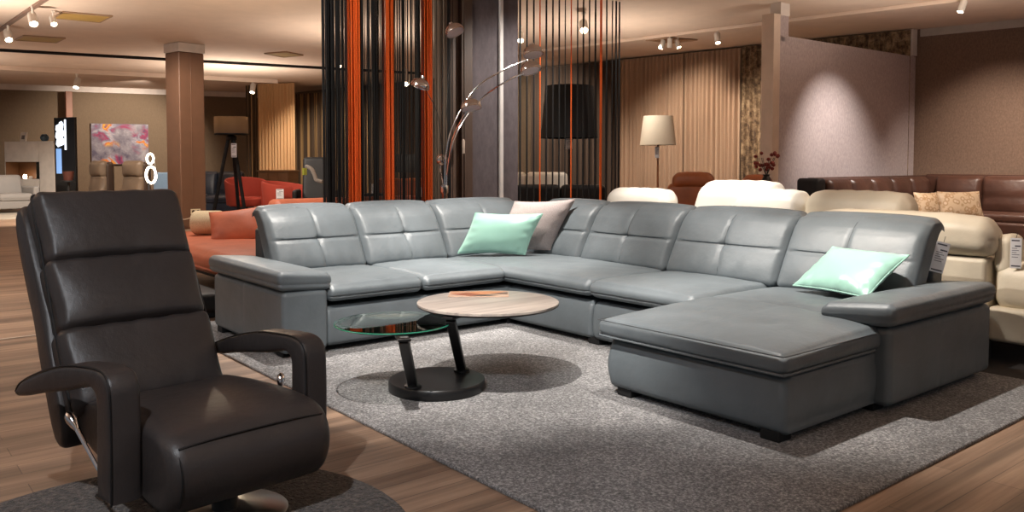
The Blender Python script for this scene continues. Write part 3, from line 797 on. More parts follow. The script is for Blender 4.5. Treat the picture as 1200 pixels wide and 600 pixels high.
for k, (xx, hh, mt) in enumerate(((.3, .10, LAMPON), (.42, .07, WHITE))):
    o = MB().lathe([(0, 0), (.035, 0), (.045, hh*.5), (.03, hh), (0, hh)], 16, HM @ Vector((L*xx, .15, hz-.919))).build('votive' if k == 0 else 'bowl', mt)
    tag(o, 'small glowing votive in the niche of the white highboard' if k == 0 else 'small white bowl in the niche of the white highboard', 'candle' if k == 0 else 'bowl')

# black display panel with white pattern
D = 19.4
a = at_d(63, 139, D); b = at_d(87, 139, D-.3); dx = Vector((b.x-a.x, b.y-a.y, 0)); L = dx.length; dx.normalize(); ny = Vector((-dx.y, dx.x, 0))
DM = axes((a.x, a.y, 0), dx, ny, (0, 0, 1))
dp = thing('display_panel', 'tall black display panel with glowing white pattern beside the highboard', 'display', (a.x, a.y, 0))
zt = at_d(63, 138, D).z
MB().box((0, 0, .002), (L, .06, zt), .006, M=DM).build('panel', BLACK, dp)
mw = MB(); SCR = glow('screen_white', (224, 236, 250), 1.6); SCB = glow('screen_blue', (120, 160, 215), .9)
for (cx, cz, r) in ((.14, .20, .09), (.25, .13, .09), (.14, .37, .1), (.26, .31, .1), (.15, .54, .09), (.26, .50, .1)):
    pl = [(cx+r*cos(k*pi/3+.3), zt-cz-.05+r*1.1*sin(k*pi/3+.3)) for k in range(6)]
    mw.prism(pl, 0, .006, M=DM @ Matrix(((1, 0, 0, 0), (0, 0, -1, 0), (0, 1, 0, 0), (0, 0, 0, 1))))
mw.build('hexagons', SCR, dp)
MB().box((.06, -.006, zt-1.30), (.24, 0, zt-.72), .002, M=DM).build('screen', SCB, dp)
MB().box((.36, -.006, zt-.75), (.42, 0, zt-.05), .002, M=DM).build('stripe', SCR, dp)
c_ = at_d(80, 205, D-.9)
fp = thing('flower_pot', 'small dark terracotta pot standing on a black stool by the display panel', 'pot', c_)
MB().lathe([(0, 0), (.09, 0), (.12, .2), (.10, .2), (.08, .02), (0, .02)], 20, (c_.x, c_.y, c_.z-.12)).build('pot', plain('terracotta', (80, 40, 30), .6), fp)
sl = thing('stool', 'tall black pedestal stool carrying the terracotta pot', 'stool', (c_.x, c_.y, 0))
MB().lathe([(0, .002), (.16, .002), (.16, .02), (.03, .04), (.03, c_.z-.16), (.15, c_.z-.15), (.15, c_.z-.121), (0, c_.z-.121)], 24, (c_.x, c_.y, 0)).build('body', BLACKM, sl)
# slim reddish post in front of the left wall
p = at_d(81, 150, 22.2)
struct('trim_pole', MB().box((p.x-.08, p.y-.08, 0), (p.x+.08, p.y+.08, H-.16), .01), plain('copper_brown', (150, 100, 76), .5), smooth=False)

# the painting
D = 22.6
a = at_d(109, 192, D-.1); b = at_d(178, 192, D+.35); dx = Vector((b.x-a.x, b.y-a.y, 0)); L = dx.length; dx.normalize(); ny = Vector((-dx.y, dx.x, 0))
yl = a.y
M_ = axes((wall_l(a.y)+.02+.03, a.y, 0), Vector((.235, 1, 0)).normalized(), Vector((-1, .235, 0)).normalized(), (0, 0, 1))
z0 = at_d(140, 192, D+.5).z; z1 = at_d(140, 146, D+.5).z
pa = thing('wall_painting', 'large abstract canvas in violet, orange and grey on the left wall', 'painting', M_ @ Vector((0, 0, z0)))
LL = (at_x(178, 190, -24.1).y-at_x(109, 190, -24.6).y)*1.02
MB().box((0, -.02, z0), (LL, .02, z1), .003, M=M_).build('canvas', CANVAS, pa)
mb = MB()
for q in ((-.012, 0), (LL, LL+.012)): mb.box((q[0], -.025, z0-.012), (q[1], .02, z1+.012), .002, M=M_)
for q in ((z0-.012, z0), (z1, z1+.012)): mb.box((0, -.025, q[0]), (LL, .02, q[1]), .002, M=M_)
mb.build('frame', plain('grey_edge', (120, 108, 112), .5), pa)

# taupe recliners
def shell_chair(u, D, w, label, rz, zt):
    p = at_d(u, 205, D); t = thing('lounge_chair', label, 'armchair', (p.x, p.y, 0), rz, 'taupe leather lounge chairs'); M = frame((p.x, p.y, 0), rz)
    MB().box((-w/2, -.35, .25), (w/2, .25, .45), .06, (6, 6, 3), seat_fn((1, -1), .02), M).build('seat', TAUPE, t)
    def f(p, a, b, c):
        p = p.copy(); p.y += .2*(c+1)/2-.05*sstep(.3, 1, c); p.y -= .05*(1-a*a)*(1 if b < 0 else 0)*(.4+.6*abs(sin(c*4)));  return p
    MB().box((-w/2+.02, .12, .40), (w/2-.02, .27, .92), .06, (8, 3, 10), f, M).build('backrest', TAUPE, t)
    MB().box((-w/2+.03, .24, .88), (w/2-.03, .40, zt), .075, (8, 3, 6), lambda p, a, b, c: p+Vector((0, -.04*(1-a*a)*(1-c*c)*(b < 0), 0)), M).build('headrest', TAUPE, t)
    MB().box((-w/2, .30, .42), (w/2, .47, zt-.02), .07, (6, 3, 6), lambda p, a, b, c: p+Vector((0, .05*(1-a*a), 0)), M).build('back_shell', plain('dark_brown_shell', (70, 54, 44), .5), t)
    MB().lathe([(.03, .03), (.03, .26)], 12, (p.x, p.y, 0)).build('column', STEEL, t)
    MB().lathe([(0, .002), (.28, .002), (.27, .02), (.03, .03), (0, .03)], 32, (p.x, p.y, 0)).build('base', STEEL, t)
shell_chair(96, 14.4, .46, 'taupe leather lounge chair closest to the black display panel', rad(20), 1.18)
shell_chair(137, 14.0, .56, 'taupe leather lounge chair below the abstract painting', rad(20), 1.18)
# glowing figure lamp
D = 12.6
p0 = at_d(175, 216, D); fg = thing('figure_lamp', 'brightly glowing ring figure lamp between the lounge chairs and pillar', 'lamp', (p0.x, p0.y, 0))
u_ = Vector((RGT[0], RGT[1], 0))
def ring(cx, cy_, r, ry, tr, name, mat):
    c = at_d(cx, cy_, D); MB().tube([c+u_*(r*cos(2*pi*k/24))+Vector((0, 0, ry*sin(2*pi*k/24))) for k in range(25)], tr, 10, False).build(name, mat, fg)
GL2 = glow('neon_white', (255, 240, 214), 9)
ring(176, 186, .05, .075, .015, 'head_ring', GL2); ring(177, 205, .075, .125, .018, 'body_ring', GL2)
MB().tube([at_d(181, 187, D), at_d(184, 205, D)], .008, 8).build('stem', STEEL, fg)
MB().lathe([(0, .002), (.15, .002), (.15, .02), (.02, .04), (.02, p0.z+.02), (0, p0.z+.02)], 20, (p0.x, p0.y, 0)).build('stand', STEEL, fg)
g = at_d(193, 202, 15.0)
t = thing('blue_armchair', 'sky blue fabric armchair, only its back shows left of the pillar', 'armchair', (g.x, g.y, 0), rad(39)); M = frame((g.x, g.y, 0), rad(39))
MB().box((-.22, -.04, .35), (.22, .10, g.z), .04, (4, 2, 4), None, M).build('backrest', BLUEF, t)
MB().box((-.22, .10, .30), (.22, .7, .46), .05, (4, 4, 2), None, M).build('seat', BLUEF, t)
for s in (-1, 1):
    for y in (.05, .62): MB().tube([M @ Vector((s*.18, y, .001)), M @ Vector((s*.18, y, .32))], .015, 8).build('leg', OAK, t)

# socket on the pillar with cable
sp = PQ @ Vector((.23, .0, 0)); zz = at_d(228, 247, 14.6).z
so = thing('wall_socket', 'cream double socket low on the brown pillar', 'socket', (sp.x, sp.y, zz)); 
SM_ = PQ @ Matrix.Translation((.2302, .03, zz))
MB().box((0, -.09, -.045), (.012, .09, .045), .004, M=SM_).build('plate', plain('cream_plastic', (220, 206, 176), .5), so)
for y in (-.045, .045): MB().lathe([(0, .0), (.028, .0), (.028, .003), (0, .003)], 16, M=SM_ @ Matrix.Translation((.012, y, 0)) @ Matrix.Rotation(rad(90), 4, 'Y')).build('outlet', plain('dark_plastic', (70, 58, 46), .5), so)
cab = MB().tube(catmull([SM_ @ Vector((.02, -.04, -.01)), SM_ @ Vector((.06, -.08, -.08)), SM_ @ Vector((.06, -.22, -.12)), SM_ @ Vector((.05, -.34, -.13)), Vector((SM_.translation.x+.1, SM_.translation.y-.5, .012))], 6), .008, 6)
tag(cab.build('power_cable', plain('white_cable', (214, 200, 180), .5)), 'white power cable drooping from the socket on the pillar', 'cable')

# ------------------------------------------------------------------ curtains
def curtain(name, p, q, z0, z1, mat, label, waves, amp=.05, group=None, cat='curtain', seed=0):
    p = Vector((p[0], p[1], 0)); q = Vector((q[0], q[1], 0)); d = q-p; L = d.length; d.normalize(); n = Vector((-d.y, d.x, 0))
    rnd = random.Random(seed); N = waves*10; vs = []; fs = []; th = .006
    ph = [rnd.uniform(-.9, .9) for _ in range(waves+2)]
    zs = [z0, z0+.5*(z1-z0), z1-.12, z1]
    for sd in (0, 1):
        for i in range(N+1):
            s = i/N; w = s*waves; k = int(w)
            o = sin(2*pi*w+ph[k]*(1-abs(2*(w-k)-1)))*amp*(.7+.3*sin(5.1*w+seed))
            for j, z in enumerate(zs):
                f = (1.1, 1, .8, .5)[j]
                P = p+d*(L*s)+n*(o*f+sd*th); vs.append((P.x, P.y, z))
    m = len(zs); B = (N+1)*m
    for i in range(N):
        for j in range(m-1):
            a = i*m+j; fs.append((a, a+m, a+m+1, a+1)); fs.append((B+a, B+a+1, B+a+m+1, B+a+m))
    for i in range(N):
        a = i*m; fs.append((a, B+a, B+a+m, a+m)); a = i*m+m-1; fs.append((a, a+m, B+a+m, B+a))
    for j in range(m-1):
        a = j; fs.append((a, a+1, B+a+1, B+a)); a = N*m+j; fs.append((a, B+a, B+a+1, a+1))
    mb = MB(); mb.add(vs, fs); o = mb.build(name, mat, sharp=75)
    return tag(o, label, cat, group)
def wb(u, off=.16):
    d, f = ray(u, 100); # where the sight line meets the back wall, off in front of it
    t = (12.176+.149*11.584-off)/(d.y-.149*d.x); return (d.x*t, d.y*t)
curtain('curtain', wb(622), wb(726), .02, H-.03, DARKC, 'dark brown curtain behind the black shaded lamp and string curtain', 16, seed=1)
curtain('curtain', wb(727), wb(801), .02, H-.03, TANC, 'tan pleated curtain behind the cream shaded floor lamp', 16, seed=2)
curtain('curtain', wb(802), wb(868), .02, H-.03, TANC, 'tan pleated curtain right beside the patterned curtain', 13, seed=3)
curtain('curtain', wb(869, .2), wb(912, .2), .02, H-.02, PRINT, 'brown patterned curtain beside the grey partition edge', 7, .04, seed=4)
curtain('curtain', wb(935, .2), wb(1066, .2), .02, H-.02, mat_stripe.__call__() if False else PRINT, 'dark patterned curtain showing above the partition top', 24, .03, seed=5)
a = at_d(303, 190, 21.5); b = at_d(346, 190, 21.2)
curtain('curtain', (a.x, a.y), (b.x, b.y), .02, H-.03, SHEER, 'sand coloured curtain panel behind the red tub chairs', 12, .05, seed=6)
a = at_d(347, 190, 22.6); b = at_d(470, 190, 20.6)
curtain('curtain', (a.x, a.y), (b.x, b.y), .02, H-.2, STRIPE, 'brown curtain with tan stripes behind the black office chair', 22, .04, seed=7)
a = at_d(289, 190, 21.9); b = at_d(302, 190, 21.8)
curtain('curtain', (a.x, a.y), (b.x, b.y), .02, H-.03, STRIPE, 'narrow brown and tan curtain left of the sand coloured panel', 3, .04, seed=8)
a = at_d(471, 190, 20.4); b = at_d(560, 190, 18.8)
curtain('curtain', (a.x, a.y), (b.x, b.y), .02, H-.2, DARKC, 'dark curtain at the back behind the black strings', 14, .05, seed=9)

# string curtain: dense bands
def strings(name, u0, u1, n, mat, label, w=.005, jit=.05, group=None, kind='stuff', X=XS, cat='string curtain', clump=True):
    ya_, yb2 = at_x(u0, 190, X).y, at_x(u1, 190, X).y; mb = MB(); rnd = random.Random(int(u0*10))
    for i in range(n):
        y = ya_+(yb2-ya_)*rnd.random() if clump else ya_+(yb2-ya_)*(i+.5)/n
        x = X+rnd.uniform(-jit, jit); h = w/2
        y2 = y+rnd.uniform(-.004, .004)
        P = [(x-h, y-h), (x+h, y-h), (x+h, y+h), (x-h, y+h)]
        vs = [(a, b, .03) for a, b in P]+[(a, b+y2-y, H-.01) for a, b in P]
        mb.add(vs, [(0, 1, 5, 4), (1, 2, 6, 5), (2, 3, 7, 6), (3, 0, 4, 7)])
    o = mb.build(name, mat, smooth=False); return tag(o, label, cat, group, kind)
G_ = 'string curtain bands'
strings('string_curtain', 379, 406, 86, BLKSTR, 'dense black string curtain band at the left end of the screen')
strings('string_curtain', 408, 421.5, 60, ORSTR, 'orange string band farthest from the slate column', .006, .03)
strings('string_curtain', 422, 449, 74, BLKSTR, 'black string band between the first and second orange bands')
strings('string_curtain', 449.5, 460.5, 56, ORSTR, 'orange string band in the middle of the dense string curtain', .006, .03)
strings('string_curtain', 461, 495, 56, BLKSTR, 'loose black string band showing the dark office behind')
strings('string_curtain', 495.5, 506.5, 58, ORSTR, 'orange string band just left of the arc lamp stem', .006, .03)
strings('string_curtain', 507, 524, 22, TPSTR, 'taupe string band behind the arc lamp stem', .006, .03, X=XS+.13)
strings('string_curtain', 507, 531, 40, BLKSTR, 'black string band beside the brown panel of the column')
# single hanging cords on the right
cords_b = [(609.4, 2.2), (617.4, 1.8), (625.4, 1.8), (640, 2), (647.6, 1.7), (655, 1.7), (662, .9), (676.4, 1.4), (683.2, 2), (690.2, 1.6), (697.2, 2.2), (710.2, 1.8), (716.8, 1.1), (721.2, 2), (725, 2)]
cords_o = [(632.6, 1.3), (669, 1.2), (703.7, 3.2)]
def cord(u, w, mat, label, group):
    y = at_x(u, 190, XS).y; hw = w/F_PX*9.9*.5
    o = MB().box((XS-.006, y-hw, .03), (XS+.006, y+hw, H-.005), .002).build('hanging_cord', mat, smooth=False)
    tag(o, label, 'cord', group)
for u, w in cords_b: cord(u, w, BLKSTR, 'black cord hanging floor to ceiling in the open string curtain right of the slate column', 'black hanging cords')
for (u, w), l in zip(cords_o, ('thin orange cord nearest the slate column', 'thin orange cord crossing the middle of the black lampshade', 'broad orange cord at the right edge of the black lampshade')): cord(u, w, ORSTR, l, 'orange hanging cords')
# pull cord with grip on the column
p = at_x(543, 163, XS+.06); q = at_x(543, 100, XS+.06)
pc_ = thing('pull_cord', 'pull cord with pale grip hanging beside the slate column', 'cord', p)
MB().tube([(p.x, p.y, H-.01), (p.x, p.y, p.z)], .004, 6).build('cord', TPSTR, pc_)
MB().lathe([(0, -.16), (.016, -.155), (.018, -.02), (.008, 0), (0, 0)], 12, p).build('grip', plain('pale_wood', (190, 172, 156), .5), pc_)

# ------------------------------------------------------------------ arc lamp
D = 7.75
bp = at_d(521, 225, D)
al = thing('arc_floor_lamp', 'chrome arc floor lamp with five round heads behind the sofa corner', 'lamp', (bp.x, bp.y, 0))
MB().lathe([(0, .016), (.17, .016), (.17, .045), (.04, .06), (0, .06)], 32, (bp.x, bp.y, 0)).build('base', CHROME, al)
MB().lathe([(.028, .05), (.028, bp.z-.02), (.04, bp.z), (.04, bp.z+.06), (.0, bp.z+.07)], 20, (bp.x, bp.y, 0)).build('column', CHROME, al)
def arm_l(pix, depths, r=.0075):
    pts = [at_d(u, v, d) for (u, v), d in zip(pix, depths)]
    return MB().tube(catmull(pts, 8), r, 8).build('arm', CHROME if r > .005 else BLACK, al)
def head(u, v, d, dirv, s=.094):
    c = at_d(u, v, d); z = Vector(dirv).normalized(); x = z.cross(Vector((0, 0, 1)));
    if x.length < .1: x = Vector((1, 0, 0))
    x.normalize(); y = z.cross(x); M = axes(c, x, y, z)
    prof = [(0, .07*s/.085)]+[(s*sin(rad(q)), .072*s/.085*cos(rad(q))) for q in range(15, 91, 15)]+[(s, -.012), (s*.93, -.014), (s*.9, 0)]
    o = MB().lathe(prof, 28, M=M).build('head', CHROME, al)
    MB().lathe([(0, -.006), (s*.5, -.010), (s*.9, -.004)], 24, M=M).build('lens', plain('frosted_lens', (222, 216, 228), .3), o)
    MB().lathe([(.02, .068*s/.085), (.02, .09*s/.085), (0, .09*s/.085)], 12, M=M).build('cap', CHROME, o)
U3 = Vector((RGT[0], RGT[1], 0)); F3 = Vector((FWD[0], FWD[1], 0))
arm_l([(521, 228), (522, 190), (530, 150), (556, 105), (590, 82), (618, 70)], [D]*4+[7.6, 7.5])
arm_l([(523, 228), (525, 195), (536, 155), (562, 118), (592, 96), (614, 86)], [D]*4+[7.4, 7.3])
arm_l([(522, 228), (524, 205), (530, 165), (540, 142), (548, 130)], [D, D, 7.6, 7.4, 7.35])
arm_l([(520, 228), (519, 190), (514, 140), (507, 120), (499, 106)], [D, D, 7.8, 7.95, 8.0], .0035)
arm_l([(520, 228), (521, 180), (524, 120), (527, 70), (529, 45)], [D, D, 7.8, 7.9, 8.0], .0035)
arm_l([(520, 228), (519, 214), (516, 200), (517, 192)], [D, D, 7.85, 7.85], .006)
head(625, 63, 7.5, U3*-.15+Vector((0, 0, 1))+F3*.3); head(622, 82, 7.3, U3*-.25+Vector((0, 0, 1))+F3*.3)
head(552, 126, 7.35, U3*-.2+Vector((0, 0, 1))+F3*.3); head(492, 101, 8.0, U3*.35+Vector((0, 0, 1))+F3*.1); head(533, 37, 8.0, U3*-.45+Vector((0, 0, .9))+F3*.3)
head(518, 187, 7.85, -F3+Vector((0, 0, .2)), .055)

# ------------------------------------------------------------------ lamps behind on the right
def floor_lamp(u, v0, v1, wt_, wb2, D, smat, label, stemmat):
    c = at_d(u, v1, D); z0 = c.z; z1 = at_d(u, v0, D).z; r0 = wb2/2/F_PX*D; r1 = wt_/2/F_PX*D
    t = thing('floor_lamp', label, 'lamp', (c.x, c.y, 0))
    MB().lathe([(r0, z0), (r1, z1), (r1-.008, z1), (r0-.008, z0), (r0, z0)], 40, (c.x, c.y, 0)).build('shade', smat, t)
    MB().lathe([(0, .002), (.16, .002), (.16, .025), (.015, .035), (.015, z0+.1), (0, z0+.1)], 24, (c.x, c.y, 0)).build('stand', stemmat, t)
    MB().lathe([(0, z0+.1), (.03, z0+.1), (.04, z0+.16), (.025, z0+.21), (0, z0+.22)], 16, (c.x, c.y, 0)).build('bulb', WHITE, t)
    mb = MB()
    for q in (0, 1, 2):
        mb.tube([(c.x, c.y, z1-.03), (c.x+(r1-.005)*cos(q*2.1), c.y+(r1-.005)*sin(q*2.1), z1-.03)], .003, 5)
    mb.build('spider', stemmat, t)
    return c
floor_lamp(667, 101, 162, 56, 67, 10.9, SHADEK, 'floor lamp with a big black shade behind the hanging cords', BLACK)
floor_lamp(771, 136, 170, 34, 42, 12.0, SHADEC, 'floor lamp with a cream shade in front of the tan curtain', plain('brass_stem', (150, 96, 60), .4))
price_tag(at_d(667, 162, 10.8), .09, .14, rad(39), 0, 'white tag under the black lampshade behind the cords')
price_tag(at_d(770, 172, 11.9), .06, .16, rad(39), 0, 'white tag under the cream lampshade')

# sofas seen through the cords
g = at_d(655, 235, 11.3)
simple_sofa('dark_sofa', 'black leather sofa behind the hanging cords', (g.x+.1, g.y, 0), rad(219), 1.5, BLKL, .86, .9, 2, .15)
g = at_d(630, 235, 13.0)
simple_sofa('pale_sofa', 'white leather sofa behind the black sofa and hanging cords', (g.x-.3, g.y+.1, 0), rad(219), 1.6, WHITEL, 1.0, .9, 2, .15)
# cognac armchairs
def cognac(u, D, w, zt, label, rz):
    p = at_d(u, 215, D); M = frame((p.x, p.y, 0), rz); t = thing('cognac_armchair', label, 'armchair', (p.x, p.y, 0), rz, 'cognac leather armchairs')
    MB().box((-w/2, -.4, .12), (w/2, .4, .44), .06, (5, 5, 3), None, M).build('seat', TANL, t)
    MB().box((-w/2, .2, .40), (w/2, .42, zt-.12), .08, (6, 3, 5), None, M).build('backrest', TANL, t)
    MB().box((-w/2+.06, .18, zt-.2), (w/2-.06, .40, zt), .09, (6, 3, 3), lambda p, a, b, c: p+Vector((0, 0, .02*(1-a*a))), M).build('headrest', TANL, t)
    for s in (-1, 1):
        MB().box((min(s*w/2, s*(w/2+.16)), -.4, .12), (max(s*w/2, s*(w/2+.16)), .36, .60), .06, (2, 4, 3), None, M).build('armrest', TANL, t)
    for s in (-1, 1):
        for y in (-.3, .3): MB().tube([M @ Vector((s*w*.4, y, .001)), M @ Vector((s*w*.4, y, .13))], .02, 8).build('leg', BLACK, t)
cognac(808, 9.7, .62, 1.02, 'cognac leather armchair in front of the tan curtain behind white headrests', rad(30))
cognac(885, 10.2, .5, .98, 'cognac leather armchair in front of the patterned curtain', rad(30))
p = at_d(898, 215, 9.0)
vz = thing('flower_vase', 'vase with dark red blossoms beside the grey partition edge', 'vase', (p.x, p.y, 0))
MB().lathe([(0, .002), (.14, .002), (.14, .86), (.0, .86)], 16, (p.x, p.y, 0)).build('pedestal', DKWOOD, vz)
MB().lathe([(0, .861), (.05, .861), (.07, .92), (.03, 1.0), (.04, 1.02), (0, 1.02)], 16, (p.x, p.y, 0)).build('jar', BLACK, vz)
mb = MB(); rnd = random.Random(4)
for k in range(26):
    q = Vector((p.x+rnd.uniform(-.11, .11), p.y+rnd.uniform(-.11, .11), 1.06+rnd.uniform(0, .2)))
    mb.lathe([(0, -.02), (.018, -.01), (.022, .005), (.01, .02), (0, .022)], 7, q)
bl = mb.build('blossoms', plain('dark_red_petals', (120, 40, 34), .7), vz); bl['kind'] = 'stuff'
mb = MB()
for k in range(7): mb.tube([(p.x, p.y, 1.0), (p.x+rnd.uniform(-.08, .08), p.y+rnd.uniform(-.08, .08), 1.2)], .003, 5)
mb.build('stems', DKWOOD, vz)['kind'] = 'stuff'

# ------------------------------------------------------------------ cream sofa standing back to back with the grey one
cs = thing('cream_sofa', 'long cream leather sofa with raised headrests standing behind the grey sofa', 'sofa', (-3.4, 5.5, 0))
YB = 5.06
def crm(p, a, b, c):
    return p
MB().box((-5.5, YB, .13), (-1.94, YB+.2, .60), .03, (8, 3, 4)).build('back_panel', CREAM, cs)
MB().box((-5.5, YB+.2, .13), (-1.95, YB+1.0, .42), .05, (8, 4, 3)).build('base', CREAM, cs)
for x0, x1 in ((-5.4, -4.3), (-4.295, -3.1), (-3.095, -2.0)):
    MB().box((x0, YB+.22, .36), (x1, YB+1.04, .47), .05, (8, 8, 3), seat_fn((1, 1), .02)).build('seat_cushion', CREAM, cs)
    MB().box((x0, YB+.10, .42), (x1, YB+.34, .66), .07, (8, 3, 4)).build('backrest', CREAM, cs)
def roll(x0, x1, y, z0, z1, mat=CREAM, dep=.22, tip=0):
    def fn(p, a, b, c):
        p = p.copy(); p.z += .02*(1-a**4)*(c > 0)-.02*(c > 0)*a**6; p.y -= .03*(1-c*c)*(b < 0)*(1-a**4); p.y += tip*(c+1)/2
        p.z += .003*sin(a*17)*(1-b*b); return p
    MB().box((x0, y, z0), (x1, y+dep, z1), .085, (14, 5, 6), fn).build('headrest', mat, cs)
roll(-3.05, -1.90, YB-.03, .605, .83)
roll(-3.42, -2.62, YB+.45, .60, .93, tip=.05)
roll(-4.42, -3.66, YB+.42, .70, .985, WHITEL, tip=.12)
roll(-3.98, -3.38, YB+.36, .58, .925, WHITEL, tip=.08)
roll(-5.35, -4.62, YB+.36, .60, .905, WHITEL, tip=.02)
def armc(p, a, b, c):
    p = p.copy(); p.z += .03*(1-b*b)*(c > 0); p.x += .03*(1-c*c)*(a > 0); return p
MB().box((-1.93, YB+.04, .30), (-1.66, YB+1.0, .58), .09, (4, 8, 5), armc).build('armrest', CREAM, cs)
MB().box((-1.94, YB+.02, .13), (-1.68, YB+1.0, .33), .03, (3, 8, 3)).build('arm_base', CREAM, cs)
MB().box((-1.935, YB+.06, .50), (-1.82, YB+.26, .74), .055, (3, 3, 4)).build('backrest', CREAM, cs)
for x, y in ((-5.4, YB+.08), (-2.0, YB+.08), (-5.4, YB+.9), (-1.8, YB+.9), (-3.6, YB+.08)):
    MB().box((x-.05, y-.05, .0085 if x > -3 else .001), (x+.05, y+.05, .135), .005).build('foot', BLACKM, cs)
price_tag(at_d(1191, 279, 4.62), .055, .17, rad(18), 0, 'white paper price tag hanging at the right end of the cream sofa')
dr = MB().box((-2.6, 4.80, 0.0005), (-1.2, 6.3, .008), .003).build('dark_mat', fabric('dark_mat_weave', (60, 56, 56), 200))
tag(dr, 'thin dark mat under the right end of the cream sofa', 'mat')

# ------------------------------------------------------------------ brown corner sofa
bs = thing('brown_corner_sofa', 'brown leather corner sofa with soft cushions along the partition and brown wall', 'sofa', (-5.2, 11.6, 0))
BX, BY0 = -5.93, 9.75
BY1 = wall_b(-5.5)-.25
MB().box((BX, BY0, .08), (BX+.95, BY1, .36), .04, (3, 6, 3)).build('base', MOCHA, bs)
MB().box((BX+.95, BY1-1.0, .08), (-2.2, BY1, .36), .04, (6, 3, 3)).build('base', MOCHA, bs)
MB().box((BX+.2, BY0+.05, .34), (BX+1.0, BY1-.95, .47), .05, (6, 8, 3)).build('seat_cushion', MOCHA, bs)
MB().box((BX+.2, BY1-.95, .34), (-2.3, BY1-.2, .47), .05, (12, 6, 3)).build('seat_cushion', MOCHA, bs)
MB().box((BX-.02, BY0, .10), (BX+.12, BY1+.1, .955), .04, (3, 6, 4)).build('back_panel', MOCHA, bs)
MB().box((BX+.12, BY1-.03, .10), (-2.2, BY1+.1, .975), .04, (6, 3, 4)).build('back_panel', MOCHA, bs)
def slouch(ax, sg):
    def fn(p, a, b, c):
        p = p.copy(); q = (a, b, c); f = q[ax]*sg; o_ = q[1-ax]
        p[ax] += sg*max(0, f)*.07*(1-o_*o_)*(1-c*c); p[ax] -= sg*.05*(c+1)/2
        p[ax] -= sg*max(0, f)*.03*gauss(c+.1, .12)
        return p
    return fn
k = 5; yy = [BY0+.04+(BY1-.3-BY0)*i/k for i in range(k+1)]
for i in range(k): MB().box((BX+.10, yy[i]+.004, .42), (BX+.36, yy[i+1]-.004, .94), .07, (3, 8, 8), slouch(0, 1)).build('backrest', MOCHA, bs)
xx = [BX+.36+(-2.3-BX-.36)*i/5 for i in range(6)]
for i in range(5): MB().box((xx[i]+.004, BY1-.30, .42), (xx[i+1]-.004, BY1-.04, .955), .07, (8, 3, 8), slouch(1, -1)).build('backrest', MOCHA, bs)
MB().box((BX-.02, BY0-.16, .10), (BX+.95, BY0, .62), .05, (4, 3, 3)).build('armrest', MOCHA, bs)
MB().box((BX-.03, BY0-.2, .3), (BX+.3, BY0-.02, .95), .05, (3, 3, 3)).build('backrest', BLKL, bs)
for x, y in ((BX+.1, BY0+.1), (BX+.8, BY0+.1), (-2.4, BY1-.1), (-2.4, BY1-.9), (BX+.1, BY1-.1)):
    MB().box((x-.04, y-.04, .001), (x+.04, y+.04, .09), .005).build('foot', BLACKM, bs)
def gp(u0, u1, v0, v1, D, label, seed):
    c = at_d((u0+u1)/2, (v0+v1)/2, D); w = (u1-u0)/F_PX*D; h = (v1-v0)/F_PX*D; X = (U3+F3*.2).normalized(); Y = (Vector((0, 0, 1))+F3*.3).normalized()
    Y = (Y-X*Y.dot(X)).normalized()
    tag(pillow_mb(w, h, .14, axes(c, X, Y, X.cross(Y)), seed=seed).build('gold_pillow', DAMASK), label, 'pillow', 'gold damask pillows')
gp(1071, 1104, 225, 255, 10.8, 'gold damask pillow half hidden behind another gold pillow on the brown sofa', 21)
gp(1097, 1154, 224, 256, 10.5, 'gold damask pillow at the front of the pair on the brown sofa', 22)

# ------------------------------------------------------------------ office corner seen left and through the strings
g = at_d(372, 215, 15.0); M = frame((g.x, g.y, 0), rad(60))
oc_ = thing('office_chair', 'black reclined lounge chair with grey towel behind the red tub chair', 'chair', (g.x, g.y, 0), rad(60))
MB().box((-.32, -.5, .32), (.32, .35, .47), .06, (5, 6, 3), seat_fn((1, -1), .02), M).build('seat', BLKL, oc_)
MB().box((-.30, .25, .42), (.30, .42, 1.25), .06, (5, 3, 8), lambda p, a, b, c: p+Vector((0, .14*(c+1), 0)), M).build('backrest', BLKL, oc_)
for s in (-1, 1): MB().box((min(s*.32, s*.42), -.3, .42), (max(s*.32, s*.42), .4, .66), .04, (2, 4, 2), None, M).build('armrest', BLKL, oc_)
MB().lathe([(0, .002), (.3, .002), (.29, .02), (.04, .05), (.04, .33), (0, .33)], 32, (g.x, g.y, 0)).build('base', BLACK, oc_)
tw = at_d(366, 204, 14.5)
o = MB().tube(catmull([at_d(359, 195, 14.55), at_d(365, 198, 14.45), at_d(369, 206, 14.4), at_d(371, 211, 14.38), at_d(378, 213, 14.36)], 6), .035, 8).build('towel', GREYF)
tag(o, 'grey towel draped over the black lounge chair', 'towel')
o = MB().box(tuple(at_d(357, 201, 14.4)-Vector((.03, .03, .06))), tuple(at_d(357, 201, 14.4)+Vector((.03, .03, .06))), .004).build('swing_tag', plain('lime_card', (170, 180, 70), .6))
tag(o, 'lime green swing tag on the black lounge chair', 'tag')
a = at_d(303, 201, 19.2); b = at_d(338, 201, 19.0)
d_ = Vector((b.x-a.x, b.y-a.y, 0)); L = d_.length; d_.normalize(); M = axes((a.x, a.y, 0), d_, Vector((-d_.y, d_.x, 0)), (0, 0, 1))
ct = thing('sideboard', 'low brown wooden sideboard in front of the sand coloured curtain', 'cabinet', (a.x, a.y, 0))
MB().box((0, 0, .002), (L, .45, .93), .01, M=M).build('body', plain('mid_brown_wood', (120, 88, 60), .5), ct)
MB().box((-.02, -.02, .93), (L+.02, .47, .97), .005, M=M).build('top', plain('mid_brown_top', (130, 96, 66), .5), ct)
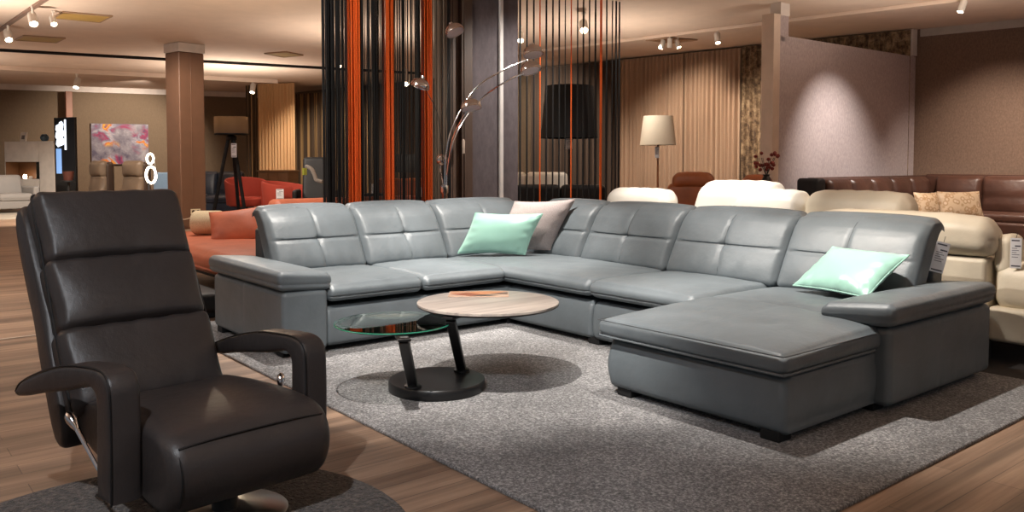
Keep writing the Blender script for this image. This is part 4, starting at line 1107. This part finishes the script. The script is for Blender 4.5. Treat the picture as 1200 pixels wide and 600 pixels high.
for k in range(3): MB().box((L*k/3+.01, -.015, .06), (L*(k+1)/3-.01, 0, .9), .004, M=M).build('door', plain('mid_brown_door', (116, 84, 58), .5), ct)
# desk with monitor
g = at_d(478, 213, 14.5); M = frame((g.x, g.y, 0), rad(45))
dk = thing('desk', 'orange-brown desk behind the loose black strings', 'desk', (g.x, g.y, 0), rad(45)); zt = g.z+.06
MB().box((-.5, -.3, zt-.03), (.35, .3, zt), .004, M=M).build('top', plain('cherry_wood', (170, 90, 40), .5), dk)
for s in (-.48, .31): MB().box((s, -.28, .002), (s+.03, .28, zt-.03), .003, M=M).build('side', plain('cherry_side', (150, 78, 36), .5), dk)
MB().box((-.45, -.26, .35), (.31, -.24, zt-.03), .003, M=M).build('front', plain('cherry_front', (140, 72, 34), .5), dk)
mo = thing('monitor', 'black monitor on the desk behind the strings', 'monitor', M @ Vector((-.1, 0, zt)))
MB().box((-.24, -.02, .10), (.18, .02, .42), .006, M=M @ Matrix.Translation((-.03, 0, zt))).build('screen', BLACK, mo)
MB().box((-.08, -.07, .001), (.08, .07, .012), .003, M=M @ Matrix.Translation((-.06, 0, zt))).box((-.02, -.015, .01), (.02, .015, .12), .002, M=M @ Matrix.Translation((-.06, .03, zt))).build('stand', BLACKM, mo)
for u, v, D, l in ((440, 218, 11.5, 'white box standing behind the black strings near the sofa back'), (492, 222, 11.5, 'grey box standing behind the black strings beside the orange band')):
    c = at_d(u, v, D); t = thing('carton', l, 'box', (c.x, c.y, 0)); M = frame((c.x, c.y, 0), rad(39))
    MB().box((-.035, -.05, c.z-.10), (.035, .05, c.z+.03), .004, M=M).build('body', PAPER if u < 450 else GREYF, t)
    MB().box((-.2, -.15, .002), (.2, .2, c.z-.101), .01, M=M).build('plinth', BLACKM, t)

# ------------------------------------------------------------------ ceiling lights
def spot(pos, aim, label, mat=None, scale=1.0, hang=.10):
    pos = Vector(pos); t = thing('track_spotlight', label, 'spotlight', pos); d = Vector(aim).normalized()
    hc = Vector((pos.x, pos.y, H-hang*scale-.04*scale))
    MB().tube([(pos.x, pos.y, H-.002), hc], .012*scale, 8).build('stem', WHITE, t)
    x = d.cross(Vector((0, 0, 1))); x = x.normalized() if x.length > .05 else Vector((1, 0, 0)); M = axes(hc, x, d.cross(x), d)
    L = .15*scale; r = .042*scale
    MB().lathe([(0, -L*.5), (r*.9, -L*.5), (r, -L*.4), (r, L*.5), (r*.86, L*.5), (r*.86, L*.38)], 20, M=M).build('housing', WHITE, t)
    MB().lathe([(0, L*.40), (r*.86, L*.40)], 20, M=M).build('lens', LAMPON, t)
    MB().box((-r*.4, -r*.4, H-hc.z-.03), (r*.4, r*.4, H-hc.z-.004), .003, M=Matrix.Translation(hc)).build('mount', WHITE, t)
    return hc
def cpt(u, v): return at_z(u, v, H)
tc = -F3*.45+Vector((0, 0, -1))
l0 = cpt(-20, 47); l1 = cpt(70, -14)
dx = (l1-l0); L = dx.length; dx.normalize()
tr = thing('light_track', 'slim brown light track on the ceiling above the vents at far left', 'track', l0)
MB().box((0, -.03, -.035), (L, .03, -.001), .004, M=axes(l0, dx, Vector((-dx.y, dx.x, 0)), (0, 0, 1))).build('rail', plain('track_grey', (120, 96, 84), .5), tr)
sA = Vector((-.2, .1, -1)); 
q_ = cpt(9, 27); spot(q_, U3*.5-F3*.6+Vector((0, 0, -.9)), 'white spotlight hanging at the end of the far left track', scale=1.3)
q_ = cpt(38, 6); spot(q_, U3*.5-F3*.6+Vector((0, 0, -.9)), 'white spotlight on the far left track above the square vents', scale=1.3)
q_ = cpt(62, 12); spot(q_, U3*.5-F3*.6+Vector((0, 0, -.9)), 'white spotlight right beside the yellow ceiling vent', scale=1.0)
q_ = cpt(90, 86); spot(q_, -F3*.5+Vector((0, 0, -1)), 'white ceiling spotlight above the abstract painting', scale=1.6)
q_ = cpt(296, 93); spot(q_, -F3*.5+Vector((0, 0, -1)), 'white ceiling spotlight above the tripod lamp', scale=1.6)
q_ = cpt(398, 62); spot(q_, -F3*.7+Vector((0, 0, -.8)), 'lit spotlight behind the left black string band', scale=1.3)
q_ = cpt(476, 80); spot(q_, -F3*.7+Vector((0, 0, -.8)), 'lit spotlight between the second and third orange string bands', scale=1.8)
q_ = cpt(506, 80); spot(q_, U3*-.6-F3*.5+Vector((0, 0, -.6)), 'lit spotlight next to the third orange string band', scale=1.3)
q_ = cpt(610, 30); spot(q_, -F3*.7+Vector((0, 0, -.8)), 'lit spotlight next to the first black cord by the column', scale=1.2)
q_ = cpt(684, 14); spot(q_, -F3*.8+Vector((0, 0, -.7)), 'lit spotlight above the black lampshade behind the cords', scale=1.4)
q_ = cpt(841, 33); spot(q_, -F3*.4+Vector((0, 0, -1)), 'single white ceiling spotlight in front of the tan curtain', scale=1.1)
q_ = cpt(1128, -6); spot(q_, U3*-.4-F3*.1+Vector((0, 0, -1)), 'white ceiling spotlight above the brown corner sofa', scale=1.0)
def vent(us, mat, label, name='ceiling_vent'):
    P = [cpt(u, v) for u, v in us]; c = sum(P, Vector())/4; t = thing(name, label, 'vent', c)
    MB().prism([(p.x, p.y) for p in P], H-.016, H-.001).build('panel', mat, t, smooth=False)
    mb = MB()
    for i in range(4):
        a, b = P[i], P[(i+1) % 4]; mb.tube([a+Vector((0, 0, -.012)), b+Vector((0, 0, -.012))], .014, 6)
    mb.build('frame', plain('vent_frame', (170, 140, 112), .6), t)
    return c
vent([(74, 13), (131, 18), (117, 25), (62, 20)], plain('yellow_panel', (206, 170, 96), .7), 'yellow square panel in the ceiling near the light track')
vent([(28, 41), (76, 44), (66, 49), (18, 46)], VENTM, 'beige square vent in the ceiling above the highboard')
vent([(310, 62), (335, 60), (355, 64), (332, 66)], VENTM, 'square vent in the ceiling above the red tub chairs')
vent([(4, 77), (12, 77.5), (14, 79), (2, 78.5)], plain('dark_vent', (120, 92, 70), .7), 'small dark vent in the ceiling at the left edge')
vv = vent([(757, 46), (787, 43.5), (817, 46), (787, 49.5)], plain('recess_brown', (150, 110, 76), .7), 'square recess with three spotlights above the cream lamp')
for u, v, aim, l in ((776, 45, -U3*.3, 'small spotlight at the left of the ceiling recess'), (785, 43, F3*.3, 'small spotlight at the rear of the ceiling recess'), (794, 44, U3*.3-F3*.4, 'lit spotlight at the right of the ceiling recess')):
    spot(cpt(u, v), aim+Vector((0, 0, -1)), l, scale=1.0, hang=.06)
a = cpt(-30, 55.5); b = cpt(560, 88.5); dx = (b-a); L = dx.length; dx.normalize()
tr = thing('curtain_rail', 'long thin black rail across the ceiling behind the brown pillar', 'rail', a)
MB().box((0, -.04, -.05), (L, .04, -.001), .004, M=axes(a, dx, Vector((-dx.y, dx.x, 0)), (0, 0, 1))).build('rail', BLACKM, tr)

# ------------------------------------------------------------------ light
def sun_spot(name, loc, aim, W, deg=60, blend=.6, col=(1, .92, .82), r=.03):
    l = bpy.data.lights.new(name, 'SPOT'); l.energy = W; l.spot_size = rad(deg); l.spot_blend = blend; l.color = col; l.shadow_soft_size = r
    o = bpy.data.objects.new(name, l); COL.objects.link(o); o.location = loc
    o.rotation_euler = (Vector(aim)-Vector(loc)).to_track_quat('-Z', 'Y').to_euler(); return o
def bulb(name, loc, W, col=(1, .8, .58), r=.05):
    l = bpy.data.lights.new(name, 'POINT'); l.energy = W; l.color = col; l.shadow_soft_size = r
    o = bpy.data.objects.new(name, l); COL.objects.link(o); o.location = loc; return o
WARM = (1, .86, .72); NEU = (1, .93, .85)
sun_spot('spot_table', (-2.44, 1.16, 3.1), (-3.55, 2.75, .2), 760, 46, .8, NEU, .02)
sun_spot('spot_corner', (-4.75, 3.7, 3.1), (-4.85, 3.85, .5), 620, 48, .8, NEU)
sun_spot('spot_seat', (-4.85, 2.4, 3.1), (-4.9, 2.6, .5), 600, 48, .8, NEU)
sun_spot('spot_right', (-3.6, 3.75, 3.1), (-3.6, 4.1, .5), 330, 48, .8, NEU)
sun_spot('spot_chaise', (-2.6, 3.1, 3.1), (-2.4, 3.7, .4), 520, 52, .8, NEU)
sun_spot('spot_back', (-4.3, 2.3, 3.1), (-2.6, 4.7, .75), 330, 38, .8, NEU, .015)
sun_spot('spot_back', (-3.3, 2.4, 3.1), (-5.2, 3.4, .7), 230, 42, .8, NEU, .015)
sun_spot('spot_cream', (-3.3, 3.0, 3.1), (-2.0, 5.1, .7), 330, 36, .8, WARM, .015)  # added light for the dim right end of the cream sofa
sun_spot('spot_cream', (-4.2, 4.6, 3.12), (-4.3, 5.6, .8), 460, 50, .6, NEU)
sun_spot('spot_partition', (-4.6, 10.2, 3.1), (-6.05, 10.7, 1.0), 420, 62, 1, NEU)
sun_spot('spot_brown', (-4.4, 11.2, 3.1), (-4.7, 12.9, .9), 420, 80, .9, WARM)
sun_spot('spot_brown', (-2.8, 11.4, 3.1), (-3.2, 13.2, .9), 420, 90, .8, WARM)
sun_spot('fill_gold', (-3.5, 9.4, 3.1), (-4.7, 11.2, .8), 260, 55, .8, NEU)  # added from the front to brighten the gold pillows
sun_spot('fill_dark', (-12.6, 9.6, 3.1), (-13.4, 11.6, 1.4), 520, 100, .8, WARM)  # added to lift the dark curtain behind the cords
sun_spot('spot_desk', (-13.0, 8.4, 3.1), (-14.6, 9.2, .8), 300, 90, .8, WARM)
sun_spot('spot_curtain', (-9.2, 10.4, 3.1), (-9.5, 12.2, 1.0), 300, 95, .8, WARM)
sun_spot('spot_curtain', (-7.4, 10.9, 3.1), (-7.7, 12.6, 1.0), 240, 95, .8, WARM)
sun_spot('spot_mid', (-8.2, 2.8, 3.1), (-7.0, 2.6, .4), 190, 80, .6, NEU)
sun_spot('fill_screen', (-6.3, 2.2, 3.1), (-7.4, 4.4, 1.5), 250, 90, .8, NEU, .15)  # added to brighten the string curtain
sun_spot('fill_column', (-6.0, 6.6, 3.1), (-7.4, 5.9, 1.3), 230, 80, .8, NEU, .1)  # extra light added for the slate column
sun_spot('fill_lamp', (-7.6, 8.0, 3.1), (-8.9, 9.6, 1.5), 240, 60, .8, NEU, .1)  # added so the cream lampshade reads brighter
sun_spot('spot_shade', (-6.6, 7.6, 3.1), (-7.9, 8.3, 1.4), 60, 60, .8, NEU, .1)
sun_spot('spot_tub', (-14.2, 5.6, 3.1), (-15.2, 6.4, .5), 200, 75, .6, NEU)
sun_spot('spot_pillar', (-13.0, 3.2, 3.1), (-14.6, 4.6, 1.0), 400, 90, .6, WARM)
sun_spot('spot_sofa', (-17.5, 3.2, 3.1), (-19.2, 3.2, .5), 900, 90, .6, WARM)
sun_spot('spot_painting', (-21.5, 6.0, 3.1), (-24.2, 6.0, 1.4), 600, 90, .7, WARM)
sun_spot('spot_sheer', (-18.0, 8.4, 3.1), (-19.2, 9.6, 1.2), 400, 90, .7, WARM)
sun_spot('spot_floor', (-8.0, -1.2, 3.1), (-8.0, -.2, 0), 420, 95, .8, NEU)
sun_spot('fill_recliner', (-.9, -.5, 3.1), (-2.6, .9, .45), 260, 62, .7, (.92, .95, 1))  # added cool fill over the recliner, no fixture modelled
# added lamps without fixtures, aimed up to brighten the ceiling
for n, (x, y, w) in enumerate(((-5.5, -2.5, 260), (-1.0, 8.0, 260), (-3.9, 9.3, 190), (-8.8, 8.8, 110), (-12.0, 1.0, 260), (-11.5, 6.5, 150), (-17.5, 6.5, 260), (-19, .5, 260), (1.5, 2.0, 160))):
    sun_spot('ceiling_fill', (x, y, 1.75), (x, y, 3.2), w, 165, .8, WARM, .12)
bulb('bulb_tripod', (lamp.location.x, lamp.location.y, 1.72), 60)
W = bpy.data.worlds.new('world'); S.world = W; W.use_nodes = True
bg = W.node_tree.nodes['Background']; bg.inputs['Color'].default_value = (.86, .92, 1, 1); bg.inputs['Strength'].default_value = .17

# ------------------------------------------------------------------ camera
cam = bpy.data.cameras.new('camera'); co = bpy.data.objects.new('camera', cam); COL.objects.link(co); S.camera = co
cam.sensor_width = 36; cam.lens = F_PX/1200*36; cam.shift_y = -(300-CY)/1200; cam.clip_end = 100; cam.clip_start = .05
co.location = (0, 0, CAM_H); co.rotation_euler = (rad(90)-PITCH, 0, -YAW)
S.view_settings.view_transform = 'Standard'; S.view_settings.look = 'None'; S.view_settings.exposure = 0; S.view_settings.gamma = 1; S.view_settings.use_curve_mapping = False
S.cycles.use_denoising = True; S.cycles.max_bounces = 8; S.cycles.diffuse_bounces = 4; S.cycles.caustics_reflective = False; S.cycles.caustics_refractive = False
S.cycles.sample_clamp_indirect = 4
